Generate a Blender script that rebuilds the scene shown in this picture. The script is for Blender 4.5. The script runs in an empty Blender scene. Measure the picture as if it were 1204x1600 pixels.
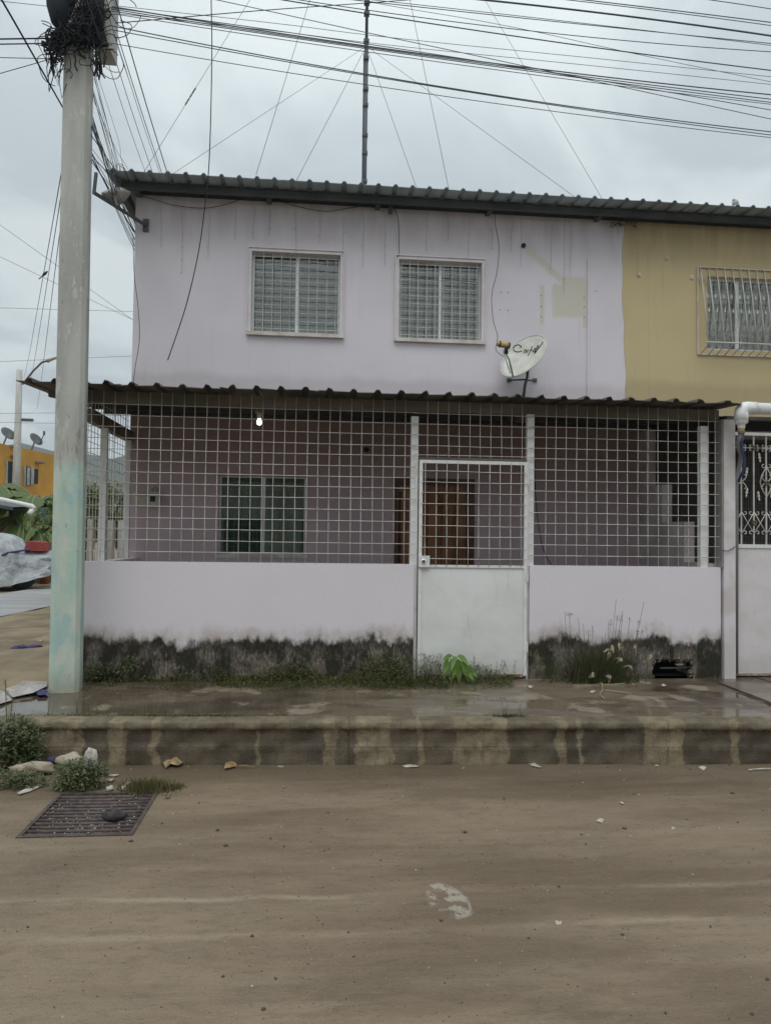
import bpy, math, random
from mathutils import Vector, Matrix, Euler
random.seed(7)
R = math.radians
sc = bpy.context.scene
col = sc.collection

# ------------------------------------------------------------ camera, light
CAM = Vector((0, -6.72, 1.6)); FPX = 1155.0
ROT = (Matrix.Rotation(R(-5.4), 3, 'Z') @ Matrix.Rotation(R(91.9), 3, 'X') @ Matrix.Rotation(R(.75), 3, 'Z'))
cd = bpy.data.cameras.new('camera'); cam = bpy.data.objects.new('camera', cd); col.objects.link(cam)
cam.matrix_world = Matrix.Translation(CAM) @ ROT.to_4x4()
cd.sensor_fit = 'VERTICAL'; cd.sensor_height = 36; cd.lens = 36 * FPX / 1600
cd.clip_start = .05; cd.clip_end = 6000
sc.camera = cam

SUN_EL, SUN_AZ = 62, 200      # azimuth measured from +y clockwise: light comes from behind the camera
w = bpy.data.worlds.new("World"); sc.world = w; w.use_nodes = True
nt = w.node_tree; nt.nodes.clear()
def nd(nt, t, ins=None, **props):
    n = nt.nodes.new(t)
    for k, v in props.items(): setattr(n, k, v)
    for k, v in (ins or {}).items():
        s = n.inputs[k]
        if isinstance(v, bpy.types.NodeSocket): nt.links.new(v, s)
        else: s.default_value = v
    return n
sky = nd(nt, 'ShaderNodeTexSky', sky_type='NISHITA', sun_disc=False, sun_elevation=R(SUN_EL), sun_rotation=R(SUN_AZ))
tc = nd(nt, 'ShaderNodeTexCoord')
sep = nd(nt, 'ShaderNodeSeparateXYZ', {0: tc.outputs['Generated']})
zc = nd(nt, 'ShaderNodeMath', {0: sep.outputs[2], 1: .12}, operation='ADD')
zc = nd(nt, 'ShaderNodeMath', {0: zc.outputs[0], 1: .1}, operation='MAXIMUM')
dv = nd(nt, 'ShaderNodeVectorMath', {0: tc.outputs['Generated'], 1: (1, 1, .55)}, operation='MULTIPLY')
cz = nd(nt, 'ShaderNodeCombineXYZ', {0: zc.outputs[0], 1: zc.outputs[0], 2: 1.0})
dv = nd(nt, 'ShaderNodeVectorMath', {0: dv.outputs[0], 1: cz.outputs[0]}, operation='DIVIDE')
n1 = nd(nt, 'ShaderNodeTexNoise', {'Vector': dv.outputs[0], 'Scale': 1.25, 'Detail': 5, 'Roughness': .5, 'Distortion': .7})
n2 = nd(nt, 'ShaderNodeTexNoise', {'Vector': dv.outputs[0], 'Scale': .33, 'Detail': 2, 'Roughness': .5})
ad = nd(nt, 'ShaderNodeMath', {0: n1.outputs[0], 1: n2.outputs[0]}, operation='ADD')
mr = nd(nt, 'ShaderNodeMapRange', {0: ad.outputs[0], 1: .87, 2: 1.08, 3: 0, 4: 1}, interpolation_type='SMOOTHSTEP')
cm = nd(nt, 'ShaderNodeMix', {0: mr.outputs[0], 6: (4.5, 5.05, 5.35, 1), 7: (6.3, 6.9, 7.05, 1)}, data_type='RGBA')
up = nd(nt, 'ShaderNodeMapRange', {0: sep.outputs[2], 1: .35, 2: .95, 3: 1.0, 4: 1.7})
um = nd(nt, 'ShaderNodeVectorMath', {0: cm.outputs[2], 'Scale': up.outputs[0]}, operation='SCALE')
mx = nd(nt, 'ShaderNodeMix', {0: .94, 6: sky.outputs[0], 7: um.outputs[0]}, data_type='RGBA')
bg = nd(nt, 'ShaderNodeBackground', {0: mx.outputs[2], 1: .1})
out = nd(nt, 'ShaderNodeOutputWorld', {0: bg.outputs[0]})

sd = bpy.data.lights.new('sun', 'SUN'); sun = bpy.data.objects.new('sun', sd); col.objects.link(sun)
sd.energy = 1.1; sd.angle = R(40); sd.color = (1, .97, .93)
az = R(SUN_AZ); el = R(SUN_EL)
sdir = Vector((math.sin(az) * math.cos(el), math.cos(az) * math.cos(el), math.sin(el)))
sun.rotation_euler = sdir.to_track_quat('Z', 'Y').to_euler()
vs = sc.view_settings
vs.view_transform = 'Standard'; vs.look = 'None'; vs.gamma = 1; vs.use_curve_mapping = False; vs.exposure = .2

# ------------------------------------------------------------ projection helpers (photo pixel -> point on a real plane)
def ray(u, v): return ROT @ Vector(((u - 602) / FPX, -(v - 800) / FPX, -1))
def aty(u, v, y): d = ray(u, v); return CAM + d * ((y - CAM.y) / d.y)
def atz(u, v, z): d = ray(u, v); return CAM + d * ((z - CAM.z) / d.z)
def atd(u, v, D): return CAM + ray(u, v) * D

# ------------------------------------------------------------ materials
class M:
    def __init__(s, name):
        s.m = bpy.data.materials.new(name); s.m.use_nodes = True; s.nt = s.m.node_tree
        s.b = s.nt.nodes['Principled BSDF']; s.out = s.nt.nodes['Material Output']
        s.P = nd(s.nt, 'ShaderNodeNewGeometry').outputs['Position']
        sp = nd(s.nt, 'ShaderNodeSeparateXYZ', {0: s.P}); s.x, s.y, s.z = sp.outputs
    def v(s, k, val):
        i = s.b.inputs[k]
        if isinstance(val, bpy.types.NodeSocket): s.nt.links.new(val, i)
        else: i.default_value = val
    def math(s, op, a, b=0., c=0.): return nd(s.nt, 'ShaderNodeMath', {0: a, 1: b, 2: c}, operation=op).outputs[0]
    def add(s, a, b): return s.math('ADD', a, b)
    def mul(s, a, b): return s.math('MULTIPLY', a, b)
    def sub(s, a, b): return s.math('SUBTRACT', a, b)
    def noise(s, scale=5, st=(1, 1, 1), det=4, ro=.55, off=(0, 0, 0), obj=False):
        src = s.P
        if obj: src = nd(s.nt, 'ShaderNodeTexCoord').outputs['Object']
        mp = nd(s.nt, 'ShaderNodeMapping', {0: src, 1: off, 3: st})
        return nd(s.nt, 'ShaderNodeTexNoise', {'Vector': mp.outputs[0], 'Scale': scale, 'Detail': det, 'Roughness': ro}).outputs[0]
    def ss(s, x, a, b, lo=0., hi=1.): return nd(s.nt, 'ShaderNodeMapRange', {0: x, 1: a, 2: b, 3: lo, 4: hi}, interpolation_type='SMOOTHSTEP').outputs[0]
    def mix(s, f, a, b):
        if isinstance(a, tuple) and len(a) == 3: a = (*a, 1)
        if isinstance(b, tuple) and len(b) == 3: b = (*b, 1)
        return nd(s.nt, 'ShaderNodeMix', {0: f, 6: a, 7: b}, data_type='RGBA').outputs[2]
    def box(s, x, x0, x1, f=.02): return s.mul(s.ss(x, x0 - f, x0 + f), s.ss(x, x1 - f, x1 + f, 1., 0.))
    def bump(s, h, strength=.3, dist=.01):
        s.v('Normal', nd(s.nt, 'ShaderNodeBump', {'Height': h, 'Strength': strength, 'Distance': dist}).outputs[0])

def pbr(name, c, rough=.8, metal=0., c2=None, scale=6, st=(1, 1, 1), lo=.35, hi=.65, bs=40, bump=.15, dist=.003, obj=False, spec=.5):
    m = M(name)
    if c2 is None: c2 = tuple(x * .8 for x in c)
    m.v('Base Color', m.mix(m.ss(m.noise(scale, st, obj=obj), lo, hi), c2, c))
    m.v('Roughness', rough); m.v('Metallic', metal); m.v('Specular IOR Level', spec)
    if bump: m.bump(m.noise(bs, (1, 1, 1), 3, obj=obj), bump, dist)
    return m.m

def wall_paint(name, c, dirt, eave_z=5.36, base_z=3.2, patch=False):
    m = M(name)
    big = m.ss(m.noise(1.1, (1, 1, 1.3), 5, .6), .35, .7)
    c1 = m.mix(m.mul(big, .55), c, tuple(x * .88 for x in c))
    streak = m.ss(m.noise(3.0, (5, 5, .35), 4, .6), .55, .75)
    c1 = m.mix(m.mul(streak, .13), c1, dirt)
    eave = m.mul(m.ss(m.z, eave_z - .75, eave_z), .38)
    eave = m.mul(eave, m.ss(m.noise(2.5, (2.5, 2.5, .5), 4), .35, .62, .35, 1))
    c1 = m.mix(eave, c1, dirt)  # dirt colour reused as painted overhang shade, darkening toward the eave
    low = m.mul(m.ss(m.sub(m.z, m.mul(m.noise(2.2, (1, 1, .6)), .22)), base_z, base_z + .13, 1, 0), .3)
    c1 = m.mix(low, c1, dirt)
    if patch:
        c1 = m.mix(m.ss(m.z, 2.93, 2.97, 1, 0), c1, m.mix(m.ss(m.z, 1.6, 2.9), m.mix(m.mul(big, .5), (.57, .455, .49), (.50, .395, .42)), (.34, .245, .23)))  # deeper pink below the porch roof, with porch shade painted in toward its top
        pc = (.60, .57, .47)
        e = m.mul(m.sub(m.noise(4, det=3), .5), .1)
        xx = m.add(m.x, e); zz = m.add(m.z, m.mul(m.sub(m.noise(5, off=(9, 0, 4)), .5), .07))
        a, b = aty(846, 443, 1.6), aty(917, 497, 1.6)
        k = m.mul(m.box(xx, a.x + .12, b.x - .02, .03), m.box(zz, b.z, a.z, .03))
        s1 = m.mul(m.box(m.x, a.x - .02, a.x + .03, .012), m.box(m.z, b.z - .1, a.z - .02, .02))
        s2 = m.mul(m.box(m.x, b.x - .055, b.x - .005, .012), m.box(m.z, b.z - .12, a.z - .02, .02))
        s0 = m.mul(m.box(xx, a.x + .22, b.x - .01, .04), m.box(zz, a.z - .05, a.z + .1, .03))
        p, q = aty(820, 388, 1.6), aty(880, 440, 1.6)
        d = m.sub(m.sub(m.z, p.z), m.mul(m.sub(m.x, p.x), (q.z - p.z) / (q.x - p.x)))
        dg = m.mul(m.box(m.add(d, e), -.05, .05, .04), m.box(m.x, p.x, q.x, .05))
        k = m.math('MAXIMUM', m.math('MAXIMUM', k, s1), m.math('MAXIMUM', s2, m.math('MAXIMUM', dg, s0)))
        c1 = m.mix(m.mul(k, .8), c1, pc)
        # small old screw holes
        for (u, v) in ((782, 457), (793, 457), (781, 484), (793, 485), (845, 462), (845, 479), (845, 495), (912, 465), (912, 480), (912, 496), (931, 455)):
            t = aty(u, v, 1.6)
            dd = nd(m.nt, 'ShaderNodeVectorMath', {0: m.P, 1: t}, operation='DISTANCE').outputs['Value']
            c1 = m.mix(m.ss(dd, .004, .012, .8, 0), c1, (.12, .1, .08))
    m.v('Base Color', c1); m.v('Roughness', .86); m.v('Specular IOR Level', .25)
    m.bump(m.add(m.mul(m.noise(60, det=3), .5), m.mul(m.noise(2.2, det=2), 2.5)), .12, .008)
    return m.m

PINK = (.72, .675, .725)
MAT = {}
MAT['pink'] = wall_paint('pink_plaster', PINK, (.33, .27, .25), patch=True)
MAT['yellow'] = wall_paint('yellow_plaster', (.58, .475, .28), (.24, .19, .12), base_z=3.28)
MAT['orange'] = pbr('orange_plaster', (.62, .33, .055), .85, c2=(.48, .25, .045), scale=.6)

def panel_mat(name, c, c2):
    m = M(name)
    k = m.mix(m.ss(m.noise(2.5, (1, 1, 1.4), 5, .65), .35, .7), c, c2)
    k = m.mix(m.mul(m.ss(m.noise(6, (5, 5, .35), 4, .7), .58, .72), .25), k, (.38, .34, .29))
    low = m.ss(m.add(m.z, m.mul(m.sub(m.noise(8, det=5, ro=.7), .5), .35)), .34, .62, 1, 0)
    k = m.mix(m.mul(low, .3), k, (.38, .34, .28))
    k = m.mix(m.mul(m.ss(m.noise(17, det=4, ro=.75, off=(3, 3, 3)), .68, .74), .7), k, (.28, .19, .11))
    m.v('Base Color', k); m.v('Roughness', .42)
    m.bump(m.add(m.noise(2.2, det=2), m.mul(m.noise(14, det=3), .15)), .25, .02)
    return m.m
def stained():
    m = M('pink_plaster_with_mould')
    big = m.ss(m.noise(1.6, (1, 1, 1.2), 5), .38, .72)
    c1 = m.mix(m.mul(big, .3), (.71, .665, .71), (.655, .60, .635))
    smud = m.ss(m.noise(7, (1.6, 1.6, .8), 6, .7, off=(3, 1, 5)), .68, .82)
    c1 = m.mix(m.mul(smud, .34), c1, (.35, .29, .27))
    scf = m.ss(m.noise(5, (.5, 1, 4), 6, .8, off=(1, 8, 3)), .64, .74)
    c1 = m.mix(m.mul(scf, .28), c1, (.45, .39, .37))
    drp = m.mul(m.ss(m.noise(4, (6, 6, .4), 4, .6, off=(6, 1, 0)), .6, .75), m.ss(m.z, 1.0, 1.35, .25, 1))
    c1 = m.mix(m.mul(drp, .22), c1, (.38, .33, .30))
    h = m.sub(m.z, .3)
    e = m.add(m.mul(m.sub(m.noise(2.4, (1, 1, .6), 5, .65), .5), .46), m.mul(m.sub(m.noise(9, (1.6, 1.6, .7), 5, .65), .5), .17))
    hh = m.add(h, e)
    halo = m.mul(m.ss(hh, .36, .52, 1, 0), m.ss(m.noise(3, det=5, ro=.7, off=(7, 1, 2)), .35, .6, .3, 1.2))
    c1 = m.mix(m.mul(halo, .45), c1, (.30, .24, .17))
    dark = m.ss(hh, .325, .40, 1, 0)
    pat = m.ss(m.noise(4.5, (1.2, 1.2, .7), 6, .7, off=(2, 7, 1)), .44, .58)
    fine = m.ss(m.noise(38, (1.6, 1.6, .5), 4, .75), .42, .72)
    dc = m.mix(m.mul(fine, .55), (.025, .024, .018), (.095, .083, .06))
    lc = m.mix(fine, (.13, .11, .09), (.40, .34, .31))
    low = m.ss(hh, .2, .36, 1, .2)
    dc = m.mix(m.mul(pat, m.mul(low, .8)), dc, lc)
    green = m.mul(m.ss(m.noise(3.3, det=3, off=(5, 5, 5)), .5, .65), m.ss(h, .05, .25, .6, .1))
    dc = m.mix(green, dc, (.04, .05, .018))
    m.v('Base Color', m.mix(dark, c1, dc)); m.v('Roughness', m.ss(dark, 0, 1, .85, .95)); m.v('Specular IOR Level', .25)
    m.bump(m.add(m.noise(30, det=5), m.mul(m.mul(dark, m.noise(14, det=5, ro=.7)), 3.)), .3, .006)
    return m.m
MAT['stained'] = stained()

def road_mat():
    m = M('muddy_road')
    a = m.noise(1.1, (.35, 1.4, 1), 6, .62)
    tr = m.noise(2.6, (.22, 2.6, 1), 6, .65, off=(3, 0, 0))
    fi = m.noise(26, (.5, 1, 1), 4, .7)
    c = m.mix(m.ss(a, .36, .64), (.142, .102, .066), (.232, .176, .118))
    c = m.mix(m.mul(m.ss(tr, .42, .72), .26), c, (.30, .245, .17))
    c = m.mix(m.mul(m.ss(m.noise(3.0, (.3, 2.2, 1), 4, .6, off=(8, 3, 0)), .5, .72), .24), c, (.125, .098, .07))
    # pale dried tyre tracks
    wob = m.add(m.mul(m.sub(m.noise(.7, (1, .2, 1), 2), .5), .22), m.mul(m.sub(m.noise(9, (.6, 1, 1), 4, .7), .5), .05))
    yy = m.add(m.y, wob)
    for y0, wd, k in ((aty(600, 1392, 0).y, .02, 0), (0, 0, 0)):
        pass
    for v, wd, k in ((1393, .018, .55), (1450, .022, .38), (1520, .05, .2)):
        y0 = atz(602, v, 0).y
        c = m.mix(m.mul(m.mul(m.box(yy, y0 - wd, y0 + wd, wd), m.ss(m.noise(1.6, (.6, 2, 1), 5, .65), .42, .62, .12, 1)), k), c, (.38, .32, .235))
    # damp dark blotches and tyre smears
    bl = m.ss(m.noise(1.7, (.55, 1.1, 1), 6, .7, off=(5, 9, 0)), .56, .70)
    sand = m.ss(m.noise(1.4, (.5, 2.4, 1), 6, .72, off=(11, 4, 0)), .57, .68)
    c = m.mix(m.mul(sand, .36), c, (.30, .235, .16))
    c = m.mix(m.mul(bl, .5), c, (.105, .08, .052))
    g2 = m.noise(11, (.6, 1.5, 1), 5, .75, off=(2, 6, 0))
    c = m.mix(m.mul(m.ss(g2, .35, .65), .30), (.13, .098, .062), c) if False else m.mix(m.ss(g2, .58, .36, 0, .30) if False else m.mul(m.ss(g2, .47, .68), .42), c, (.115, .086, .054))
    c = m.mix(m.mul(m.ss(m.noise(55, det=4, ro=.8, off=(1, 1, 0)), .55, .7), .22), c, (.34, .29, .21))
    # damp band by the kerb
    kd = m.add(m.y, m.mul(m.x, .047))
    wet = m.mul(m.ss(m.add(kd, m.mul(m.sub(m.noise(1.3, (.6, 1, 1), 4), .5), .55)), -2.1, -1.6), .6)
    c = m.mix(wet, c, (.10, .078, .052))
    c = m.mix(m.mul(m.ss(fi, .5, .8), .28), c, (.11, .085, .06))
    c = m.mix(m.mul(m.ss(m.noise(70, (.7, 1, 1), 2, .5, off=(1, 2, 0)), .63, .72), .5), c, (.07, .055, .04))
    # pale scuffed plaster mark
    p = atz(700, 1406, 0)
    dx = m.sub(m.x, p.x); dy = m.sub(m.y, p.y)
    r = m.math('SQRT', m.add(m.math('POWER', m.mul(dx, 11.), 2.), m.math('POWER', m.mul(m.add(dy, m.mul(dx, .5)), 6.5), 2.)))
    rn = m.noise(22, det=6, ro=.75)
    blob = m.mul(m.ss(m.add(r, m.mul(m.sub(rn, .5), .8)), .85, 1.1, 1, 0), m.ss(m.noise(13, det=5, ro=.7, off=(4, 4, 0)), .47, .55))
    rim = m.mul(m.box(m.add(r, m.mul(m.sub(rn, .5), .25)), .9, .99, .06), m.mul(m.ss(dx, -.01, .03), m.ss(rn, .4, .55)))
    c = m.mix(m.mul(m.math('MAXIMUM', blob, rim), .5), c, (.48, .45, .38))
    m.v('Base Color', c)
    m.v('Roughness', m.add(m.ss(a, .35, .6, .42, .62), m.mul(wet, -.12))); m.v('Specular IOR Level', .4)
    m.bump(m.add(m.mul(tr, .9), m.add(m.mul(fi, .9), m.add(m.noise(120, det=2), m.mul(g2, 1.6)))), .5, .008)
    return m.m
MAT['road'] = road_mat()

def walk_mat():
    m = M('wet_pavement')
    a = m.noise(1.7, (.7, 1.3, 1), 5, .6)
    c = m.mix(m.ss(a, .38, .62), (.075, .057, .040), (.17, .135, .095))
    f = m.noise(30, det=4, ro=.7)
    c = m.mix(m.mul(m.ss(f, .5, .75), .35), c, (.05, .04, .03))
    pud = m.noise(1.25, (.8, 1.7, 1), 3, .5, off=(2.3, .7, 0))
    wet = m.ss(pud, .42, .56)
    # dried mud smears
    sm = m.mul(m.ss(m.noise(2.3, (1.4, 1.1, 1), 3, .5, off=(7.1, 2, 0)), .57, .66), .7)
    c = m.mix(sm, c, (.27, .225, .165))
    p = atz(30, 1106, .3)
    dl = m.mul(m.ss(m.add(m.x, m.mul(m.sub(f, .5), .1)), p.x - .05, p.x + .45, 1, 0), m.box(m.y, p.y - .28, p.y + .12, .06))
    wet = m.math('MAXIMUM', wet, dl)
    m.v('Base Color', m.mix(dl, c, (.1, .085, .065)))
    m.v('Roughness', m.add(m.ss(wet, 0, 1, .38, .07), m.mul(sm, .3)))
    m.v('Specular IOR Level', .5)
    m.bump(m.mul(m.add(m.noise(3, det=2), m.mul(f, .35)), m.ss(wet, 0, 1, 1, .12)), .35, .01)
    return m.m
MAT['walk'] = walk_mat()

def kerb_mat():
    m = M('kerb_concrete')
    f = m.noise(24, det=5, ro=.7)
    n = m.add(m.mul(m.sub(m.noise(5, (1, 1, 1.3), 4), .5), .09), m.mul(m.sub(m.noise(19, (1, 1, .8), 5, .7), .5), .06))
    xx = m.add(m.x, m.mul(n, 1.3))
    k = None
    for u0, u1 in ((20, 122), (163, 192), (232, 246), (398, 404), (503, 525), (556, 612), (652, 660), (708, 790), (866, 880), (898, 904), (998, 1056), (1128, 1140), (1190, 1215), (1290, 1330)):
        x0, x1 = atz(u0, 1170, .12).x, atz(u1, 1170, .12).x
        x0 = aty(u0, 1170, -1.5).x; x1 = aty(u1, 1170, -1.5).x
        b = m.box(xx, x0, x1, .011)
        k = b if k is None else m.math('MAXIMUM', k, b)
    k = m.mul(k, m.ss(m.noise(6, det=5, ro=.7, off=(3, 3, 3)), .3, .5, .45, 1.))
    wetc = m.mix(m.ss(m.noise(4, (1, 1, .6), 5), .35, .65), (.062, .048, .031), (.115, .09, .058))
    wetc = m.mix(m.mul(m.ss(f, .55, .8), .4), wetc, (.035, .028, .022))
    dry = m.mix(m.ss(m.noise(8, det=5, ro=.7), .35, .65), (.165, .132, .08), (.245, .20, .125))
    dry = m.mix(m.mul(m.ss(f, .55, .75), .5), dry, (.13, .1, .07))
    top = m.ss(m.add(m.z, m.mul(m.sub(m.noise(7, det=4), .5), .05)), .225, .262)
    c = m.mix(m.math('MAXIMUM', k, m.mul(m.mul(top, .62), m.ss(m.noise(3.5, det=5, ro=.65, off=(1, 5, 2)), .4, .6, .35, 1.))), wetc, dry)
    drip = m.mul(m.ss(m.noise(9, (3, 3, .25), 4, .7, off=(2, 2, 2)), .5, .7), .45)
    c = m.mix(drip, c, (.055, .043, .028))
    line = m.mul(m.box(m.add(m.z, m.mul(n, .1)), .118, .126, .004), .5)
    c = m.mix(line, c, (.045, .035, .025))
    m.v('Base Color', c); m.v('Roughness', .68)
    m.bump(m.add(m.mul(f, 1.2), m.add(m.noise(70, det=3), m.mul(m.noise(9, det=3), 1.2))), .42, .010)
    return m.m
MAT['kerb'] = kerb_mat()

def pole_mat():
    m = M('pole_concrete')
    c = m.mix(m.ss(m.noise(3, (2, 2, .4), 5), .35, .7), (.36, .36, .335), (.48, .475, .44))
    edge = m.add(m.z, m.mul(m.sub(m.noise(5, (2, 2, 1), 5, .7), .5), .28))
    g = m.ss(edge, 2.1, 2.19, .96, 0)
    gc = m.mix(m.ss(m.noise(4.5, (1.5, 1.5, .7), 5, .65, off=(3, 0, 0)), .38, .66), (.40, .55, .47), (.56, .59, .51))
    gc = m.mix(m.ss(m.noise(7, (1, 1, .5), 4, off=(6, 2, 1)), .48, .66, 0, .75), gc, (.31, .49, .49))
    gc = m.mix(m.mul(m.ss(m.z, .3, .55, 1, 0), .5), gc, (.25, .2, .12))
    c = m.mix(g, c, gc)
    wornp = m.mul(m.ss(m.noise(5.5, (1.6, 1.6, .6), 6, .75, off=(8, 8, 1)), .55, .63), m.ss(m.z, 1.5, 2.3, .35, .9))
    c = m.mix(wornp, c, (.55, .54, .49))
    pit = m.ss(m.noise(14, (2, 2, .6), 4, .7, off=(1, 1, 1)), .67, .73)
    c = m.mix(m.mul(pit, .75), c, (.10, .095, .08))
    stain = m.mul(m.ss(m.noise(6, (2, 2, .5), 5, .6, off=(4, 0, 2)), .56, .7), m.box(m.z, 2.0, 2.7, .2))
    c = m.mix(m.mul(stain, .8), c, (.20, .155, .09))
    m.v('Base Color', c); m.v('Roughness', .85); m.bump(m.add(m.noise(35, det=5), m.mul(pit, -1.5)), .5, .006)
    return m.m
MAT['pole'] = pole_mat()

MAT['dirt'] = pbr('dirt', (.27, .215, .13), .8, c2=(.15, .115, .07), scale=1.5, st=(1, .6, 1), bs=25, bump=.5, dist=.01)
MAT['concrete_far'] = pbr('pale_concrete_road', (.33, .33, .33), .75, c2=(.25, .25, .25), scale=.7, st=(.3, 2, 1))
MAT['inner_floor'] = pbr('porch_floor', (.13, .11, .10), .6)
MAT['white_metal'] = pbr('white_painted_steel', (.72, .72, .71), .5, c2=(.62, .61, .57), scale=9, lo=.3, hi=.5, bump=.08)
MAT['wire'] = pbr('galvanised_wire', (.66, .64, .60), .45, c2=(.5, .47, .42), scale=6, bump=0)
MAT['panel'] = pbr('white_door_panel', (.70, .725, .73), .42, c2=(.60, .62, .61), scale=3, st=(1, 1, 2), lo=.25, hi=.7, bump=.12, bs=12, dist=.004)
MAT['panel2_'] = pbr('offwhite_door_panel', (.69, .65, .66), .45, c2=(.62, .575, .57), scale=2, bump=.1, bs=10)
MAT['panel'] = panel_mat('white_sheet_panel', (.74, .74, .735), (.66, .665, .65)); MAT['panel2'] = panel_mat('offwhite_sheet_panel', (.69, .65, .66), (.6, .56, .56))
MAT['rust'] = pbr('rusty_edge', (.2, .12, .05), .8, c2=(.4, .37, .3), scale=16, bump=.3)
MAT['brown_beam'] = pbr('weathered_beam', (.20, .175, .135), .8, c2=(.13, .11, .085), scale=4, st=(.4, 1, 1), bump=.2)
MAT['dark_beam'] = pbr('dark_steel_purlin', (.085, .10, .105), .55, c2=(.06, .07, .075), scale=3, bump=.1)
MAT['roof_up'] = pbr('zinc_roof_sheet', (.40, .47, .50), .5, .1, c2=(.28, .33, .35), scale=3, st=(2, .5, 1), bump=.1)
MAT['roof_low'] = pbr('grimy_roof_sheet', (.13, .12, .095), .7, .1, c2=(.07, .062, .05), scale=3, st=(2, .5, 1), bump=.25)
MAT['ceiling'] = pbr('porch_ceiling_metal', (.07, .066, .06), .7, c2=(.05, .047, .042), scale=4, bump=.1)
MAT['alu'] = pbr('aluminium', (.68, .69, .70), .35, .4, c2=(.6, .6, .6), bump=0)
MAT['trim'] = pbr('window_surround_paint', (.72, .675, .70), .8, c2=(.66, .61, .62), scale=5, bump=.2, bs=30)
MAT['sill'] = pbr('window_sill_paint', (.69, .64, .61), .8, c2=(.54, .47, .42), scale=6, bump=.2, bs=30)
MAT['dark'] = pbr('dark_interior', (.03, .03, .03), .9, bump=0)
MAT['grey_metal'] = pbr('dark_grey_bracket', (.11, .115, .12), .5, .2, bump=.05)
MAT['cable'] = pbr('black_cable', (.022, .024, .028), .75, bump=0, spec=.2)
MAT['sky_cable'] = pbr('haze_greyed_cable', (.13, .145, .155), .8, bump=0, spec=.2)  # lighter grey paints haze into the colour of the dark overhead cables
MAT['cable_grey'] = pbr('weathered_grey_cable', (.13, .14, .15), .5, bump=0)
MAT['box_dark'] = pbr('transformer_paint', (.035, .045, .052), .8, c2=(.025, .03, .036), scale=5, bump=.05, spec=.15)
MAT['box_grey'] = pbr('meter_cabinet_grey', (.46, .46, .42), .6, c2=(.38, .37, .34), bump=.05)
MAT['dish'] = pbr('dish_enamel', (.68, .69, .64), .5, c2=(.57, .57, .50), scale=9, bump=.05)
MAT['ink'] = pbr('black_print', (.03, .03, .03), .5, bump=0)
MAT['tan'] = pbr('yellowed_plastic', (.55, .38, .15), .5, c2=(.42, .27, .10), scale=30, bump=.05)
MAT['pvc'] = pbr('white_pvc', (.78, .78, .77), .35, c2=(.66, .65, .62), scale=14, lo=.3, hi=.45, bump=.03)
MAT['wood'] = pbr('varnished_wood', (.30, .135, .055), .4, c2=(.15, .062, .027), scale=7, st=(3, 3, .35), lo=.3, hi=.7, bump=.2, bs=30)
MAT['wood_dark'] = pbr('dark_wood_frame', (.12, .05, .028), .45, c2=(.07, .03, .02), scale=7, st=(3, 3, .35), bump=.15)
MAT['lamp'] = pbr('lamp_housing', (.38, .38, .34), .45, c2=(.3, .29, .26), bump=.05)
MAT['gold'] = pbr('dull_gold_paint', (.22, .16, .08), .5, c2=(.14, .1, .06), scale=30, bump=0)
MAT['paper'] = pbr('wet_white_plastic', (.52, .50, .46), .6, c2=(.34, .30, .24), scale=25, bump=.2)
MAT['dirtybag'] = pbr('dirty_plastic_sack', (.42, .37, .29), .6, c2=(.26, .215, .155), scale=9, bump=.6, bs=30, dist=.01)
MAT['card'] = pbr('wet_cardboard', (.40, .38, .37), .6, c2=(.28, .24, .2), scale=5, bump=.2)
MAT['leafdry'] = pbr('dead_leaf', (.36, .27, .14), .7, c2=(.2, .13, .06), scale=20, bump=.2)
MAT['blue'] = pbr('blue_print', (.03, .07, .36), .5, bump=0)
MAT['navy'] = pbr('navy_cloth', (.06, .06, .2), .8, c2=(.03, .03, .08), scale=20, bump=.3)
MAT['blacklump'] = pbr('dark_rubber', (.05, .046, .05), .75, c2=(.03, .028, .03), scale=20, bump=.4)
MAT['iron'] = pbr('rusted_iron', (.115, .088, .080), .65, .2, c2=(.065, .05, .046), scale=20, bump=.4)
MAT['pebble'] = pbr('mud_crumbs', (.10, .075, .055), .9, bump=0)
MAT['chip'] = pbr('pale_chips', (.5, .46, .38), .8, bump=0)
MAT['red'] = pbr('red_tarp', (.30, .05, .045), .8, c2=(.2, .035, .03), bump=.2)
MAT['bucket'] = pbr('orange_bucket_plastic', (.45, .13, .06), .5, bump=0)
MAT['tarp'] = pbr('grey_silver_tarp', (.42, .45, .465), .75, c2=(.31, .335, .345), scale=3.5, bump=.9, bs=3.2, dist=.12)
MAT['rubber'] = pbr('tyre_rubber', (.03, .03, .03), .8, bump=0)
MAT['wallwhite'] = pbr('whitewashed_wall', (.5, .5, .47), .85, c2=(.35, .34, .3), scale=2, bump=.1)
MAT['brownfence'] = pbr('brown_board_fence', (.10, .07, .055), .8, c2=(.06, .045, .035), scale=4, st=(4, 4, .5), bump=.1)
MAT['bird'] = pbr('dark_feathers', (.05, .05, .055), .8, bump=0)
MAT['hose'] = pbr('grey_hose', (.25, .26, .27), .5, bump=0)
MAT['hill'] = pbr('wooded_hillside', (.06, .075, .055), .95, c2=(.04, .055, .04), scale=.02, bump=0)
MAT['hole'] = MAT['dark']

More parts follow.
